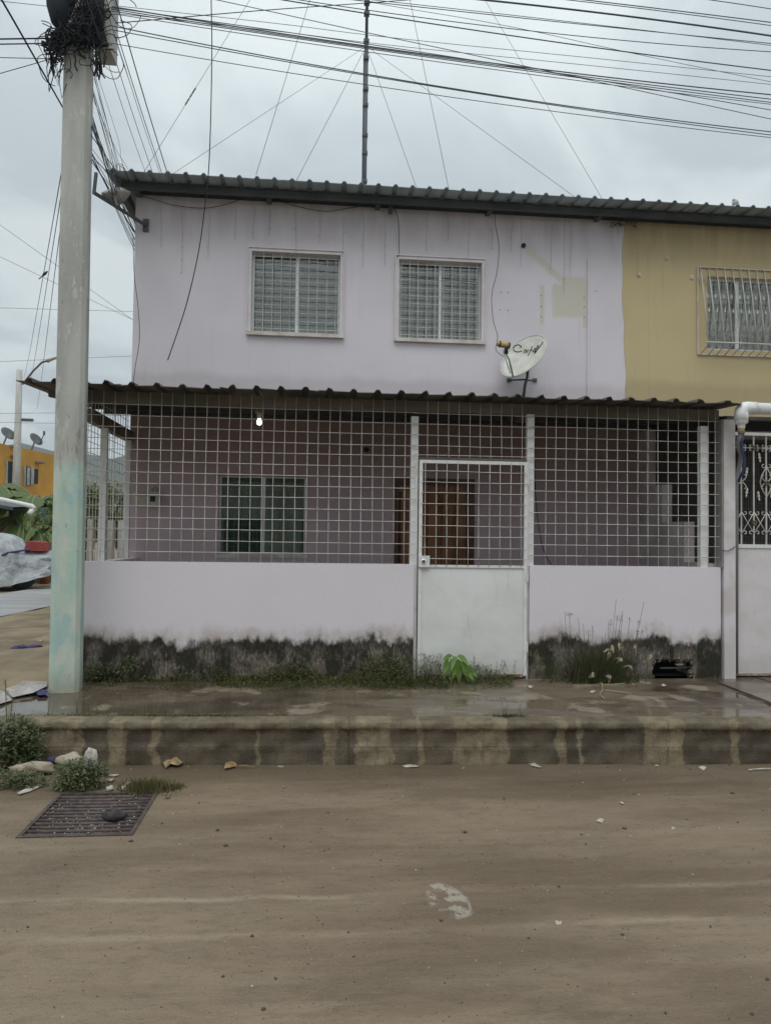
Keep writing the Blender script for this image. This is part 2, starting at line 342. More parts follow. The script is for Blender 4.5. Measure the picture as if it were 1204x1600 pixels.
def leafmat(name, a, b, tr=.25):
    m = M(name)
    oi = nd(m.nt, 'ShaderNodeNewGeometry').outputs['Random Per Island']
    m.v('Base Color', m.mix(oi, a, b)); m.v('Roughness', .5)
    t = nd(m.nt, 'ShaderNodeBsdfTranslucent', {0: m.mix(oi, tuple(x * 1.5 for x in a), tuple(x * 1.5 for x in b))})
    mx = nd(m.nt, 'ShaderNodeMixShader', {0: tr, 1: m.b.outputs[0], 2: t.outputs[0]})
    m.nt.links.new(mx.outputs[0], m.out.inputs[0]); return m.m
MAT['weed'] = leafmat('weed_leaf', (.04, .055, .016), (.15, .155, .05))
MAT['weed_dry'] = leafmat('mixed_dry_weed', (.05, .06, .018), (.18, .15, .065))
MAT['bush'] = leafmat('bush_leaf', (.055, .078, .03), (.155, .18, .08))
MAT['lime'] = leafmat('young_lime_leaf', (.085, .17, .028), (.18, .29, .055), .35)
MAT['tallgrass'] = leafmat('tall_grass_blade', (.03, .04, .016), (.09, .095, .04))
MAT['seed'] = leafmat('seed_heads', (.07, .055, .045), (.20, .16, .11))
MAT['straw'] = leafmat('dry_straw', (.3, .26, .16), (.5, .44, .3))
MAT['banana'] = leafmat('banana_leaf', (.045, .10, .025), (.16, .22, .06), .3)
MAT['tree'] = leafmat('tree_leaf', (.06, .10, .025), (.20, .23, .07), .3)
MAT['bark'] = pbr('bark', (.12, .095, .07), .9, bump=.3)

def glass(name, refl, tint):
    m = M(name)
    g = nd(m.nt, 'ShaderNodeBsdfGlossy', {0: (.92, .94, .92, 1), 1: .015})
    t = nd(m.nt, 'ShaderNodeBsdfTransparent', {0: (*tint, 1)})
    lw = nd(m.nt, 'ShaderNodeLayerWeight', {0: .25})
    f = m.add(m.mul(lw.outputs['Fresnel'], .8), refl)
    m.nt.links.new(nd(m.nt, 'ShaderNodeMixShader', {0: f, 1: t.outputs[0], 2: g.outputs[0]}).outputs[0], m.out.inputs[0])
    return m.m
MAT['glass'] = glass('reflective_glass', .13, (.58, .61, .57))
MAT['glass_clear'] = glass('plain_glass', .07, (.8, .81, .79))
MAT['glass_dark'] = glass('dark_green_glass', .10, (.62, .72, .68))
def curtain(name, c, c2, sx, band=None):
    m = M(name)
    f = m.math('SINE', m.add(m.mul(m.x, sx), m.mul(m.noise(3), 3.)))
    cc = m.mix(m.ss(f, -1, 1), c2, c)
    if band:
        cc = m.mix(m.ss(m.noise(26, (1, 1, 1), 3, .6), .47, .56), cc, band)
    m.v('Base Color', cc); m.v('Roughness', .9); return m.m
MAT['curtain'] = curtain('pale_curtain', (.40, .41, .36), (.33, .35, .32), 60)
MAT['curtain_dark'] = curtain('green_curtain', (.42, .47, .44), (.30, .35, .32), 55)
MAT['lace'] = curtain('lace_curtain', (.78, .76, .72), (.66, .65, .62), 45, (.48, .48, .47))
def emis(name, c, s):
    m = M(name); m.v('Base Color', (*c, 1)); m.v('Emission Color', (*c, 1)); m.v('Emission Strength', s); return m.m
MAT['bulb'] = emis('lit_bulb', (1, .97, .92), 9)

# ------------------------------------------------------------ mesh helpers
WL = {}
class MB:
    def __init__(s): s.v = []; s.f = []
    def face(s, pts):
        b = len(s.v); s.v += [tuple(p) for p in pts]; s.f.append(tuple(range(b, b + len(pts))))
    def box(s, x0, x1, y0, y1, z0, z1, mtx=None):
        b = len(s.v)
        p = [(x, y, z) for x in (x0, x1) for y in (y0, y1) for z in (z0, z1)]
        if mtx: p = [tuple(mtx @ Vector(q)) for q in p]
        s.v += p
        s.f += [tuple(b + i for i in q) for q in ((0, 1, 3, 2), (4, 6, 7, 5), (0, 4, 5, 1), (2, 3, 7, 6), (0, 2, 6, 4), (1, 5, 7, 3))]
        return s
    def tube(s, pts, r, n=6, cap=True, r1=None):
        pts = [Vector(p) for p in pts]; N = len(pts)
        prev = None
        b0 = len(s.v)
        for i, p in enumerate(pts):
            d = (pts[min(i + 1, N - 1)] - pts[max(i - 1, 0)]).normalized()
            if prev is None:
                a = d.cross(Vector((0, 0, 1)))
                if a.length < .1: a = d.cross(Vector((1, 0, 0)))
            else: a = prev - d * prev.dot(d)
            a.normalize(); prev = a; c = d.cross(a)
            rr = r if r1 is None else r + (r1 - r) * i / (N - 1)
            if isinstance(rr, (list, tuple)): rr = rr[i]
            for k in range(n):
                t = 2 * math.pi * (k + .5) / n
                s.v.append(tuple(p + a * math.cos(t) * rr + c * math.sin(t) * rr))
        for i in range(N - 1):
            for k in range(n):
                s.f.append((b0 + i * n + k, b0 + i * n + (k + 1) % n, b0 + (i + 1) * n + (k + 1) % n, b0 + (i + 1) * n + k))
        if cap:
            s.f.append(tuple(b0 + k for k in range(n))[::-1]); s.f.append(tuple(b0 + (N - 1) * n + k for k in range(n)))
        return s
    def lathe(s, prof, c, n=16, mtx=None):
        b = len(s.v)
        for (r, z) in prof:
            for k in range(n):
                t = 2 * math.pi * k / n
                q = Vector((r * math.cos(t), r * math.sin(t), z))
                if mtx: q = mtx @ q
                s.v.append(tuple(Vector(c) + q))
        for i in range(len(prof) - 1):
            for k in range(n):
                s.f.append((b + i * n + k, b + i * n + (k + 1) % n, b + (i + 1) * n + (k + 1) % n, b + (i + 1) * n + k))
        return s
    def prism(s, poly, axis, a, b_):   # poly = list of 2D; axis = extrusion axis
        n = len(poly); b = len(s.v)
        for t in (a, b_):
            for p, q in poly:
                s.v.append({'x': (t, p, q), 'y': (p, t, q), 'z': (p, q, t)}[axis])
        s.f.append(tuple(b + i for i in range(n))); s.f.append(tuple(b + n + i for i in range(n))[::-1])
        for i in range(n): s.f.append((b + i, b + n + i, b + n + (i + 1) % n, b + (i + 1) % n))
        return s
    def mesh(s, name, mat, off=(0, 0, 0), smooth=False):
        me = bpy.data.meshes.new(name)
        o = Vector(off)
        me.from_pydata([(a - o.x, b - o.y, c - o.z) for a, b, c in s.v], [], s.f)
        me.materials.append(MAT[mat] if isinstance(mat, str) else mat)
        if smooth: me.polygons.foreach_set('use_smooth', [True] * len(me.polygons))
        me.update(); return me
    def build(s, name, mat, parent=None, smooth=False, fix=True):
        off = WL[parent.name] if parent else Vector((0, 0, 0))
        me = s.mesh(name, mat, off, smooth)
        if fix:
            import bmesh
            bm = bmesh.new(); bm.from_mesh(me)
            if len(bm.faces) < 20000: bmesh.ops.recalc_face_normals(bm, faces=bm.faces)
            bm.to_mesh(me); bm.free()
        o = bpy.data.objects.new(name, me); col.objects.link(o)
        if parent: o.parent = parent
        WL[o.name] = off; return o
def thing(name, label, cat, loc=(0, 0, 0), group=None):
    o = bpy.data.objects.new(name, None); col.objects.link(o); o.empty_display_size = .1
    o.location = loc; WL[o.name] = Vector(loc)
    o['label'] = label; o['category'] = cat
    if group: o['group'] = group
    return o
def tag(o, label, cat, group=None, rebase=True):
    o['label'] = label; o['category'] = cat
    if group: o['group'] = group
    # put the origin at the thing's own base
    me = o.data; xs = [v.co for v in me.vertices]
    if rebase and xs and me.users == 1:
        c = Vector((sum(v.x for v in xs) / len(xs), sum(v.y for v in xs) / len(xs), min(v.z for v in xs)))
        me.transform(Matrix.Translation(-c)); o.location = o.location + c
    return o
def struct(o, kind='structure'): o['kind'] = kind; return o
def inst(name, me, parent, loc, rot=None, scale=None):
    o = bpy.data.objects.new(name, me); col.objects.link(o); o.parent = parent
    o.location = Vector(loc) - WL[parent.name]
    if rot: o.rotation_euler = rot
    if scale: o.scale = scale
    WL[o.name] = Vector(loc); return o
def bx(*a): return MB().box(*a)

def holed_wall(x0, x1, z0, z1, y0, y1, holes):
    """solid wall slab facing -y with real openings and reveals"""
    m = MB(); idx = {}
    xs = sorted({x0, x1, *[h[0] for h in holes], *[h[1] for h in holes]})
    zs = sorted({z0, z1, *[h[2] for h in holes], *[h[3] for h in holes]})
    def vi(x, y, z):
        k = (round(x, 5), round(y, 5), round(z, 5))
        if k not in idx: idx[k] = len(m.v); m.v.append(k)
        return idx[k]
    def solid(i, j):
        if i < 0 or j < 0 or i >= len(xs) - 1 or j >= len(zs) - 1: return False
        cx, cz = (xs[i] + xs[i + 1]) / 2, (zs[j] + zs[j + 1]) / 2
        return not any(h[0] < cx < h[1] and h[2] < cz < h[3] for h in holes)
    for i in range(len(xs) - 1):
        for j in range(len(zs) - 1):
            if not solid(i, j): continue
            a, b, c, d = xs[i], xs[i + 1], zs[j], zs[j + 1]
            m.f.append((vi(a, y0, c), vi(b, y0, c), vi(b, y0, d), vi(a, y0, d)))
            m.f.append((vi(a, y1, c), vi(a, y1, d), vi(b, y1, d), vi(b, y1, c)))
            if not solid(i - 1, j): m.f.append((vi(a, y0, c), vi(a, y0, d), vi(a, y1, d), vi(a, y1, c)))
            if not solid(i + 1, j): m.f.append((vi(b, y0, c), vi(b, y1, c), vi(b, y1, d), vi(b, y0, d)))
            if not solid(i, j - 1): m.f.append((vi(a, y0, c), vi(a, y1, c), vi(b, y1, c), vi(b, y0, c)))
            if not solid(i, j + 1): m.f.append((vi(a, y0, d), vi(b, y0, d), vi(b, y1, d), vi(a, y1, d)))
    return m

# ------------------------------------------------------------ ground, road, pavement
def kerb_y(x): return -1.475 - .047 * x
GX0, GX1, GY0, GY1 = -1.53, -.935, -2.645, -1.975      # drain opening
def holed_sheet(X0, X1, Y0, Y1, z, step=None):
    m = MB()
    xs = [X0, GX0, GX1, X1]; ys = [Y0, GY0, GY1, Y1]
    for i in range(3):
        for j in range(3):
            if i == 1 and j == 1: continue
            m.face([(xs[i], ys[j], z), (xs[i + 1], ys[j], z), (xs[i + 1], ys[j + 1], z), (xs[i], ys[j + 1], z)])
    return m
struct(holed_sheet(-3000, 3000, -3000, 3000, -.03).build('ground', 'dirt'))
struct(holed_sheet(-60, 60, -9, -.6, 0).build('road', 'road'))
# drain pit
m = MB(); zb = -.5
for a, b in (((GX0, GY0), (GX1, GY0)), ((GX1, GY0), (GX1, GY1)), ((GX1, GY1), (GX0, GY1)), ((GX0, GY1), (GX0, GY0))):
    m.face([(a[0], a[1], .0), (b[0], b[1], .0), (b[0], b[1], zb), (a[0], a[1], zb)])
m.face([(GX0, GY0, zb), (GX1, GY0, zb), (GX1, GY1, zb), (GX0, GY1, zb)])
struct(m.build('drain_pit', pbr('pit_mud', (.05, .04, .03), .5, bump=.2)))

# pavement slab (top z .3), front follows the kerb
def xs_list(a, b, n): return [a + (b - a) * i / n for i in range(n + 1)]
m = MB(); KX = [-3.05, 4.25, 14]
m.prism([(-3.05, kerb_y(-3.05) + .13), (4.2, kerb_y(4.2) + .13), (4.2, .0), (4.2, 1.6), (-2.04, 1.6), (-3.05, 1.6)], 'z', -.02, .3)
struct(m.build('pavement', 'walk'))
m = MB(); m.prism([(4.215, kerb_y(4.2) + .13), (14, kerb_y(14) + .13), (14, 1.6), (4.215, 1.6)], 'z', -.02, .303)
struct(m.build('neighbour_pavement', 'walk'))
# diagonal concrete ramp slabs at far right
a, b, c, d = atz(1120, 1068, .3), atz(1215, 1072, .3), atz(1230, 1113, .3), atz(1190, 1095, .3)
m = MB(); m.prism([(p.x, p.y) for p in (a, b, c, d)], 'z', .29, .318)
o = m.build('ramp_slab', pbr('ramp_concrete', (.2, .17, .13), .35, c2=(.1, .085, .065), scale=4)); struct(o)

# kerb: nosing on top of a rough face, in cast lengths
def kerb_piece(x0, x1, seed):
    rnd = random.Random(seed); n = max(4, int((x1 - x0) / .018)); m = MB()
    prof = [(.15, .302), (.07, .303), (.016, .301), (.004, .296), (-.004, .286), (-.006, .262), (-.005, .246), (.006, .238), (.006, .20), (.008, .165), (.006, .13), (.0, .122), (.003, .09), (.002, .05), (-.003, .02), (-.004, .0), (-.004, -.03)]
    P = len(prof)
    for i in range(n + 1):
        x = x0 + (x1 - x0) * i / n
        for j, (dy, z) in enumerate(prof):
            w_ = .005 if 0 < j < P - 1 else 0
            m.v.append((x, kerb_y(x) + dy + rnd.uniform(-w_, w_) * .6 + .006 * math.sin(x * 3.1 + j * .2) * (j > 0) + .004 * math.sin(x * 17 + j) * (j > 2), z + rnd.uniform(-w_, w_) * (0 < j < P - 1)))
    for i in range(n):
        for j in range(P - 1):
            a = i * P + j; m.f.append((a, a + P, a + P + 1, a + 1))
    for e, fl in ((0, 1), (n, -1)):
        m.f.append(tuple(e * P + j for j in range(P))[::fl])
    return m
kerb = bpy.data.objects.new('kerb', None); col.objects.link(kerb); WL['kerb'] = Vector((0, 0, 0)); struct(kerb)
xk = -3.05; i = 0
while xk < 13.5:
    x2 = xk + 3.31
    kerb_piece(xk, x2 - .0006, i).build('kerb_stone', 'kerb', kerb, smooth=True); xk = x2; i += 1

# dirt verge along the left of the house and the corner
def hgt(x, y):
    k = max(0, min(1, (y - 1.5) / 5.5)); k = k * k * (3 - 2 * k)
    z = .285 * (1 - k) + .012 * k
    kx = max(0, min(1, (-3.6 - x) / 3.5)); z = z * (1 - kx) + .012 * kx
    ky = max(0, min(1, (-.9 - y) / .8)); z = z * (1 - ky * max(0, min(1, (-3.05 - x) / .3 + .0)))
    return z + .018 * math.sin(x * 2.3 + y * 1.1) * math.sin(y * 1.7) + .006 * math.sin(x * 9 + y * 4)
m = MB(); nx, ny = 60, 90
for i in range(nx + 1):
    for j in range(ny + 1):
        x = -12 + (9.0) * i / nx; y = -2.2 + 12 * j / ny
        if i == nx: x = -3.05
        m.v.append((x, y, hgt(x, y) - (.03 if y < -1.2 else 0)))
for i in range(nx):
    for j in range(ny):
        a = i * (ny + 1) + j; m.f.append((a, a + ny + 1, a + ny + 2, a + 1))
struct(m.build('dirt_verge', 'dirt', smooth=True))
m = MB(); nx, ny = 10, 60
for i in range(nx + 1):
    for j in range(ny + 1):
        x = -3.6 + 1.56 * i / nx; y0_ = -.50 + .1 * math.sin(x * 5) + .06 * math.sin(x * 13); y = y0_ + (9.8 - y0_) * (j / ny) ** 1.4
        m.v.append((x, y, max(hgt(x, y), .0) + (.296 - hgt(x, y) if j == 0 else .026 + .012 * math.sin(x * 7 + y * 5))))
for i in range(nx):
    for j in range(ny):
        a = i * (ny + 1) + j; m.f.append((a, a + ny + 1, a + ny + 2, a + 1))
struct(m.build('side_path', 'dirt', smooth=True))
# pale concrete side street
n0, n1 = atz(-300, 1030, 0), atz(79, 949, 0); f0, f1 = atz(-300, 975, 0), atz(80, 919, 0)
dn = (n1 - n0).normalized() * 60; 
m = MB(); m.face([(n0.x, n0.y, .03), ((n1 + dn).x, (n1 + dn).y, .03), ((f1 + dn).x, (f1 + dn).y, .03), (f0.x, f0.y, .03)])
struct(m.build('side_street', 'concrete_far'))

# hills
def hill(name, D, az0, az1, hmax, seed):
    rnd = random.Random(seed); m = MB(); n = 60
    ph = [rnd.uniform(0, 6.28) for _ in range(6)]
    for i in range(n + 1):
        a = R(az0 + (az1 - az0) * i / n)
        h = hmax * (.72 + .18 * math.sin(a * 5 + ph[0]) + .08 * math.sin(a * 13 + ph[1]) + .035 * math.sin(a * 37 + ph[2]) + .02 * math.sin(a * 83 + ph[3]))
        h *= max(0, math.sin(math.pi * i / n)) ** .35
        for r_, hh in ((D * .8, -3), (D * .92, h * .55), (D, h), (D * 1.1, h * .5), (D * 1.25, -3)):
            m.v.append((CAM.x + math.sin(a) * r_, CAM.y + math.cos(a) * r_, hh))
    for i in range(n):
        for j in range(4):
            k = i * 5 + j; m.f.append((k, k + 5, k + 6, k + 1))
    return struct(m.build(name, 'hill', smooth=True))
hill('hills', 900, -75, 45, 128, 4)

# ------------------------------------------------------------ pink house
HX0, HX1 = -2.04, 3.86; HY = 1.6
house = thing('pink_house', 'two-storey lavender pink house with two upper windows and a caged porch', 'house', (-2.04, 1.6, .3))
w1 = (-.755, .235, 3.875, 4.785); w2 = (.905, 1.865, 3.865, 4.775)
lw = (-1.07, -.11, 1.38, 2.26); dr = (.87, 1.81, .33, 2.27)
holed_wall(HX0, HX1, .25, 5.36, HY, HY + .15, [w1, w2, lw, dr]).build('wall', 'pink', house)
m = MB()
m.box(HX0, HX0 + .15, HY + .15, 9.5, .0, 5.5); m.box(HX0 + .15, HX1, 9.35, 9.5, .0, 5.5); m.box(HX1 - .14, HX1 - .001, HY + .15, 9.35, .0, 5.5)
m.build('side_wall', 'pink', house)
m = MB(); m.box(HX0 + .15, HX1 - .15, HY + .15, 9.35, 2.75, 2.95); m.box(HX0 + .15, HX1 - .15, HY + .15, 9.35, .25, .33)
m.build('floor_slab', 'dark', house)

def corr_sheet(x0, x1, y0, z0, y1, z1, pitch, rib, th=.006, wob=0, seed=0):
    """trapezoid ribbed metal sheet, real thickness"""
    rnd = random.Random(seed); px = []
    n = round((x1 - x0) / pitch); pw = (x1 - x0) / n
    for i in range(n):
        a = x0 + i * pw
        px += [(a + pw * .34, 0), (a + pw * .43, rib), (a + pw * .57, rib), (a + pw * .66, 0)]
    px = [(x0, 0)] + px + [(x1 + .012, 0.002)]
    m = MB(); Y = 6; N = len(px)
    dz = [rnd.uniform(-wob, wob) for _ in px]
    for L in (0, 1):
        for j in range(Y + 1):
            t = j / Y
            for i, (x, h) in enumerate(px):
                m.v.append((x, y0 + (y1 - y0) * t, z0 + (z1 - z0) * t + h - L * th + dz[i] * (1 - t)))
    B = N * (Y + 1)
    for j in range(Y):
        for i in range(N - 1):
            a = j * N + i
            m.f.append((a, a + 1, a + N + 1, a + N)); m.f.append((B + a, B + a + N, B + a + N + 1, B + a + 1))
    for i in range(N - 1): m.f.append((i, B + i, B + i + 1, i + 1))
    for i in (0, N - 1):
        for j in range(Y): a = j * N + i; m.f.append((a, a + N, B + a + N, B + a))
    return m

# main roof: edge at y 1.15, z 5.4
roofA = bx(-2.2, 3.58, 1.395, 1.455, 5.338, 5.405).build('roof_purlin', 'dark_beam', house)
k = 0; x = -2.26
while x < 3.5:
    x2 = min(x + .186 * 5, 3.6)
    corr_sheet(x, x + .186 * 5, 1.15, 5.405, 9.7, 6.1, .186, .025, seed=k, wob=.002).build('roof_sheet', 'roof_up', house); x += .186 * 5 + 0; k += 1
XR = x
m = MB()
for yy in (3.0, 5.0, 7.0, 9.0): m.box(-2.2, 3.7, yy, yy + .06, 5.36 + (yy - 1.15) * .0813 - .05, 5.39 + (yy - 1.15) * .0813)
m.build('rafter', 'dark_beam', house)
# end infill under eave (dark gap above wall) 
bx(HX0, 3.86, 1.6, 1.75, 5.36, 5.428).build('wall_plate', 'dark_beam', house)
m = MB(); m.box(-2.2, -2.14, 1.35, 9.6, 5.3, 5.40); m.build('verge_beam', 'dark_beam', house)
for xx in (-2.02, -.6, .62, 1.9, 3.2):
    bx(xx, xx + .05, 1.455, 1.6, 5.33, 5.395).build('rafter_end', 'dark_beam', house)

def window(parent, h, y, trimw=.034, upper=True):
    x0, x1, z0, z1 = h
    f = MB()
    yf = y + .07
    t = .02
    f.box(x0, x1, yf, yf + .05, z0, z0 + t); f.box(x0, x1, yf, yf + .05, z1 - t, z1)
    f.box(x0, x0 + t, yf, yf + .05, z0 + t, z1 - t); f.box(x1 - t, x1, yf, yf + .05, z0 + t, z1 - t)
    win = f.build('window', 'alu', parent)
    xm = (x0 + x1) / 2 + .01
    bx(xm - .016, xm + .016, yf + .004, yf + .045, z0 + t, z1 - t).build('mullion', 'alu', win)
    for a, b, yy in ((x0 + t, xm - .016, .03), (xm + .016, x1 - t, .018)):
        bx(a, b, yf + yy, yf + yy + .005, z0 + t, z1 - t).build('pane', 'glass' if upper else 'glass_dark', win)
    m = MB(); n = 40
    for i in range(n):
        a = x0 + (x1 - x0) * i / n; b = x0 + (x1 - x0) * (i + 1) / n
        ya = yf + .12 + .012 * math.sin(i * 1.7); yb = yf + .12 + .012 * math.sin((i + 1) * 1.7)
        m.face([(a, ya, z0), (b, yb, z0), (b, yb, z1), (a, ya, z1)])
    m.build('curtain', 'curtain' if upper else 'curtain_dark', win, smooth=True)
    if upper:
        T = trimw; p = y - .022
        m = MB()
        m.box(x0 - T, x1 + T, p, y + .0, z1, z1 + T); m.box(x0 - T, x0 - .002, p, y, z0, z1); m.box(x1 + .002, x1 + T, p, y, z0, z1)
        # bead round the outer edge
        m.box(x0 - T - .012, x0 - T - .001, p - .012, y, z0 - .01, z1 + T + .012); m.box(x1 + T + .001, x1 + T + .012, p - .012, y, z0 - .01, z1 + T + .012)
        m.box(x0 - T, x1 + T, p - .012, y, z1 + T + .001, z1 + T + .012)
        m.build('surround', 'trim', win)
        bx(x0 - T - .014, x1 + T + .014, y - .045, y + .07, z0 - T - .008, z0 - .001).build('sill', 'sill', win)
        g = MB(); gy = y + .012; n = 10
        s = (x1 - x0 + .02) / n
        for i in range(n): 
            xx = x0 + .03 + s * i + random.uniform(-.003, .003); g.tube([(xx, gy, z0 - .0), (xx + random.uniform(-.003, .003), gy, z1 + .03)], .0036, 5)
        for i in range(10):
            zz = z0 + .05 + .0905 * i
            if zz < z1: g.tube([(x0 - .0, gy + .006, zz), (x1 + .0, gy + .006, zz + random.uniform(-.002, .002))], .0036, 5)
        g.build('grille', 'wire', win)
    else:
        m = MB(); m.box(x0 - .03, x1 + .03, y - .012, y + .07, z0 - .035, z0 - .001); m.build('sill', 'sill', win)
    return win
window(house, w1, HY); window(house, w2, HY); window(house, lw, HY, upper=False)
bx(HX0 + .2, HX1 - .2, 2.6, 2.65, .33, 5.3).build('partition', 'dark', house)
# frilled valance inside the porch window
m = MB()
for i in range(24):
    a = lw[0] + .03 + i * .0375; m.face([(a, HY + .165, 2.2), (a + .0375, HY + .165, 2.2), (a + .034, HY + .16, 2.12 - .02 * (i % 2)), (a + .004, HY + .16, 2.12 - .02 * ((i + 1) % 2))])
m.build('valance', 'lace', house)

# wooden front door
x0, x1, z0, z1 = dr
door = MB(); door.box(x0 + .0, x0 + .07, HY + .01, HY + .12, z0, z1); door.box(x1 - .07, x1, HY + .01, HY + .12, z0, z1); door.box(x0 + .07, x1 - .07, HY + .01, HY + .12, z1 - .07, z1)
door = door.build('door', 'wood_dark', house)
bx(x0 + .07, x1 - .07, HY + .06, HY + .10, z0, z1 - .07).build('door_leaf', 'wood', door)
ww = (x1 - x0 - .14) / 5
for i in range(5):
    a = x0 + .07 + i * ww
    m = MB(); m.prism([(a + .008, HY + .06), (a + .025, HY + .035), (a + ww - .025, HY + .035), (a + ww - .008, HY + .06)], 'z', z0 + .1, z1 - .16)
    m.build('door_board', 'wood', door)
m = MB(); m.lathe([(0, -.02), (.022, -.02), (.028, 0), (.01, .02), (.01, .03)], (x0 + .14, HY + .02, 1.3), 12, Matrix.Rotation(R(90), 3, 'X')); m.build('door_knob', 'gold', door, True)

# ---- porch roof
ZR0, ZR1 = 2.868, 2.975
pr = bx(-2.12, 3.855, .045, .105, 2.765, 2.862).build('porch_roof', 'brown_beam', house)
k = 0; x = -2.53
while x < 3.7:
    x2 = min(x + .211 * 4, 3.90)
    corr_sheet(x, x2, -.26, ZR0 + random.uniform(-.006, .006), 1.598, ZR1, .211, .027, seed=20 + k, wob=.006).build('roof_sheet', 'roof_low', pr); x += .211 * 4; k += 1
m = MB()
for yy in (.55, 1.05, 1.5): m.box(-2.3, 3.84, yy, yy + .05, ZR0 + (yy + .26) * .0575 - .075, ZR0 + (yy + .26) * .0575 - .008)
m.build('rafter', 'ceiling', pr)
bx(-2.075, -2.005, .105, 1.6, 2.60, 2.715).build('side_beam', 'brown_beam', pr)
m = MB(); m.prism([(-2.37, 2.80), (-2.12, 2.76), (-2.12, 2.86), (-2.37, 2.86)], 'y', .04, .09); m.build('beam_end', 'brown_beam', pr)

# interior side wall with stepped top towards the neighbour (grey rendered faces)
sw = thing('stepped_party_wall', 'pink stepped side wall inside the porch beside the right hand post', 'wall', (3.8, .8, .3))
m = MB()
def onx(u, v, X): d = ray(u, v); t = (X - CAM.x) / d.x; p = CAM + d * t; return p.y, p.z
(yA, _z), (yB, zB), (yC, zC), (yD, zD) = onx(1009, 700, 3.76), onx(1034, 757, 3.76), onx(1068, 815, 3.76), onx(1096, 880, 3.76)
m.prism([(1.597, .3), (1.597, 2.86), (yA, 2.86), (yA, zB), (yB, zB), (yB, zC), (yC, zC), (yC, zD), (.135, zD), (.135, .3)], 'x', 3.76, 3.87)
m.build('wall', pbr('grimy_pink_render', (.66, .60, .61), .85, c2=(.5, .45, .44), scale=3), sw)

# electricity meter on the back wall
mt = thing('electricity_meter', 'grey electricity meter box with dark window on the porch back wall', 'meter', (-1.82, 1.6, 1.9))
a = aty(240, 780, 1.6)
m = bx(a.x - .05, a.x + .075, 1.52, 1.6, a.z - .08, a.z + .08).build('meter_case', 'box_grey', mt)
bx(a.x - .018, a.x + .035, 1.515, 1.52, a.z - .03, a.z + .03).build('meter_window', 'dark', mt)
m = MB(); m.box(a.x - .21, a.x - .06, 1.585, 1.6, a.z - .08, a.z + .07); m.build('backing_plate', pbr('backing', (.56, .53, .46), .8, c2=(.42, .39, .33)), mt)
m = MB(); m.tube([(a.x + .0, 1.55, a.z + .07), (a.x - .01, 1.56, a.z + .11), (a.x + .03, 1.57, a.z + .13)], .006); m.tube([(a.x + .03, 1.55, a.z + .07), (a.x + .05, 1.56, a.z + .12)], .005); m.build('meter_cable', 'cable_grey', mt)

# bulb
b = aty(405, 660, .75)
lb = thing('light_bulb', 'lit white bulb hanging under the porch roof', 'light bulb', tuple(b))
m = MB(); m.lathe([(0.0, -.026), (.015, -.023), (.024, -.01), (.024, .006), (.016, .024), (.012, .038)], b, 14); m.build('bulb', 'bulb', lb, True)
m = MB(); m.lathe([(.016, .036), (.024, .04), (.024, .085), (.045, .095), (.045, .13), (0, .13)], b, 12); m.build('lamp_holder', pbr('old_socket', (.3, .26, .2), .7), lb, True)
m = MB(); m.tube([b + Vector((0, 0, .12)), (b.x, b.y, ZR0 + .03)], .008); m.build('stem', 'cable_grey', lb)
# second unlit ceiling socket on the right
b = aty(812, 655, .75)
m = MB(); m.lathe([(0, -.03), (.05, -.03), (.05, .02), (.03, .05), (.02, .22)], b, 12); tag(m.build('ceiling_socket', 'brown_beam', smooth=True), 'unlit round ceiling fitting under the porch roof above the gate', 'light fitting')
m = MB(); b = aty(572, 703, 1.6)
m.lathe([(0, .0), (.03, .0), (.03, .02), (.012, .03)], (b.x, 1.57, b.z), 12, Matrix.Rotation(R(-90), 3, 'X')); tag(m.build('wall_socket', 'rubber'), 'small black round fitting on the porch wall left of the door', 'wall fitting')

# ------------------------------------------------------------ porch fence: low walls, posts, wire lattice
fence = thing('porch_fence', 'white wire lattice on a low pink wall with black mould along its foot', 'fence', (-2.04, 0, .3))
WT = 1.348
m = MB(); m.box(-2.04, .905, 0, .13, .25, WT); m.build('low_wall', 'stained', fence)
hA, hB = aty(1018, 1055, 0), aty(1082, 1030, 0)
holed_wall(1.985, 3.845, .25, WT, 0, .13, [(hA.x, hB.x, .3, hB.z)]).build('low_wall', 'stained', fence)
bx(-2.04, -1.91, .13, 1.6, .25, 1.335).build('side_low_wall', 'stained', fence)
for (xa, xb, zt) in ((.868, .935, 2.715), (1.962, 2.03, 2.765), (3.66, 3.735, 2.70)):
    bx(xa, xb, .03, .09, WT if xb < 1.9 and xb < .9 else .3, zt).build('post', 'white_metal', fence)
for yy in (.52, 1.42): bx(-2.045, -1.985, yy, yy + .05, 1.335, 2.60).build('post', 'white_metal', fence)
def bar_mesh(L, axis, r=.0033, bend=0):
    m = MB(); n = 5
    e = {'x': Vector((1, 0, 0)), 'y': Vector((0, 1, 0)), 'z': Vector((0, 0, 1))}[axis]; q = Vector((0, 0, 1)) if axis != 'z' else Vector((1, 0, 0))
    m.tube([e * (L * i / n) + q * (bend * math.sin(math.pi * i / n * 1.7 + bend * 900)) for i in range(n + 1)], r, 5)
    return m.mesh('lattice_bar', 'wire', (0, 0, 0), True)
rnd = random.Random(3)
YL = .012
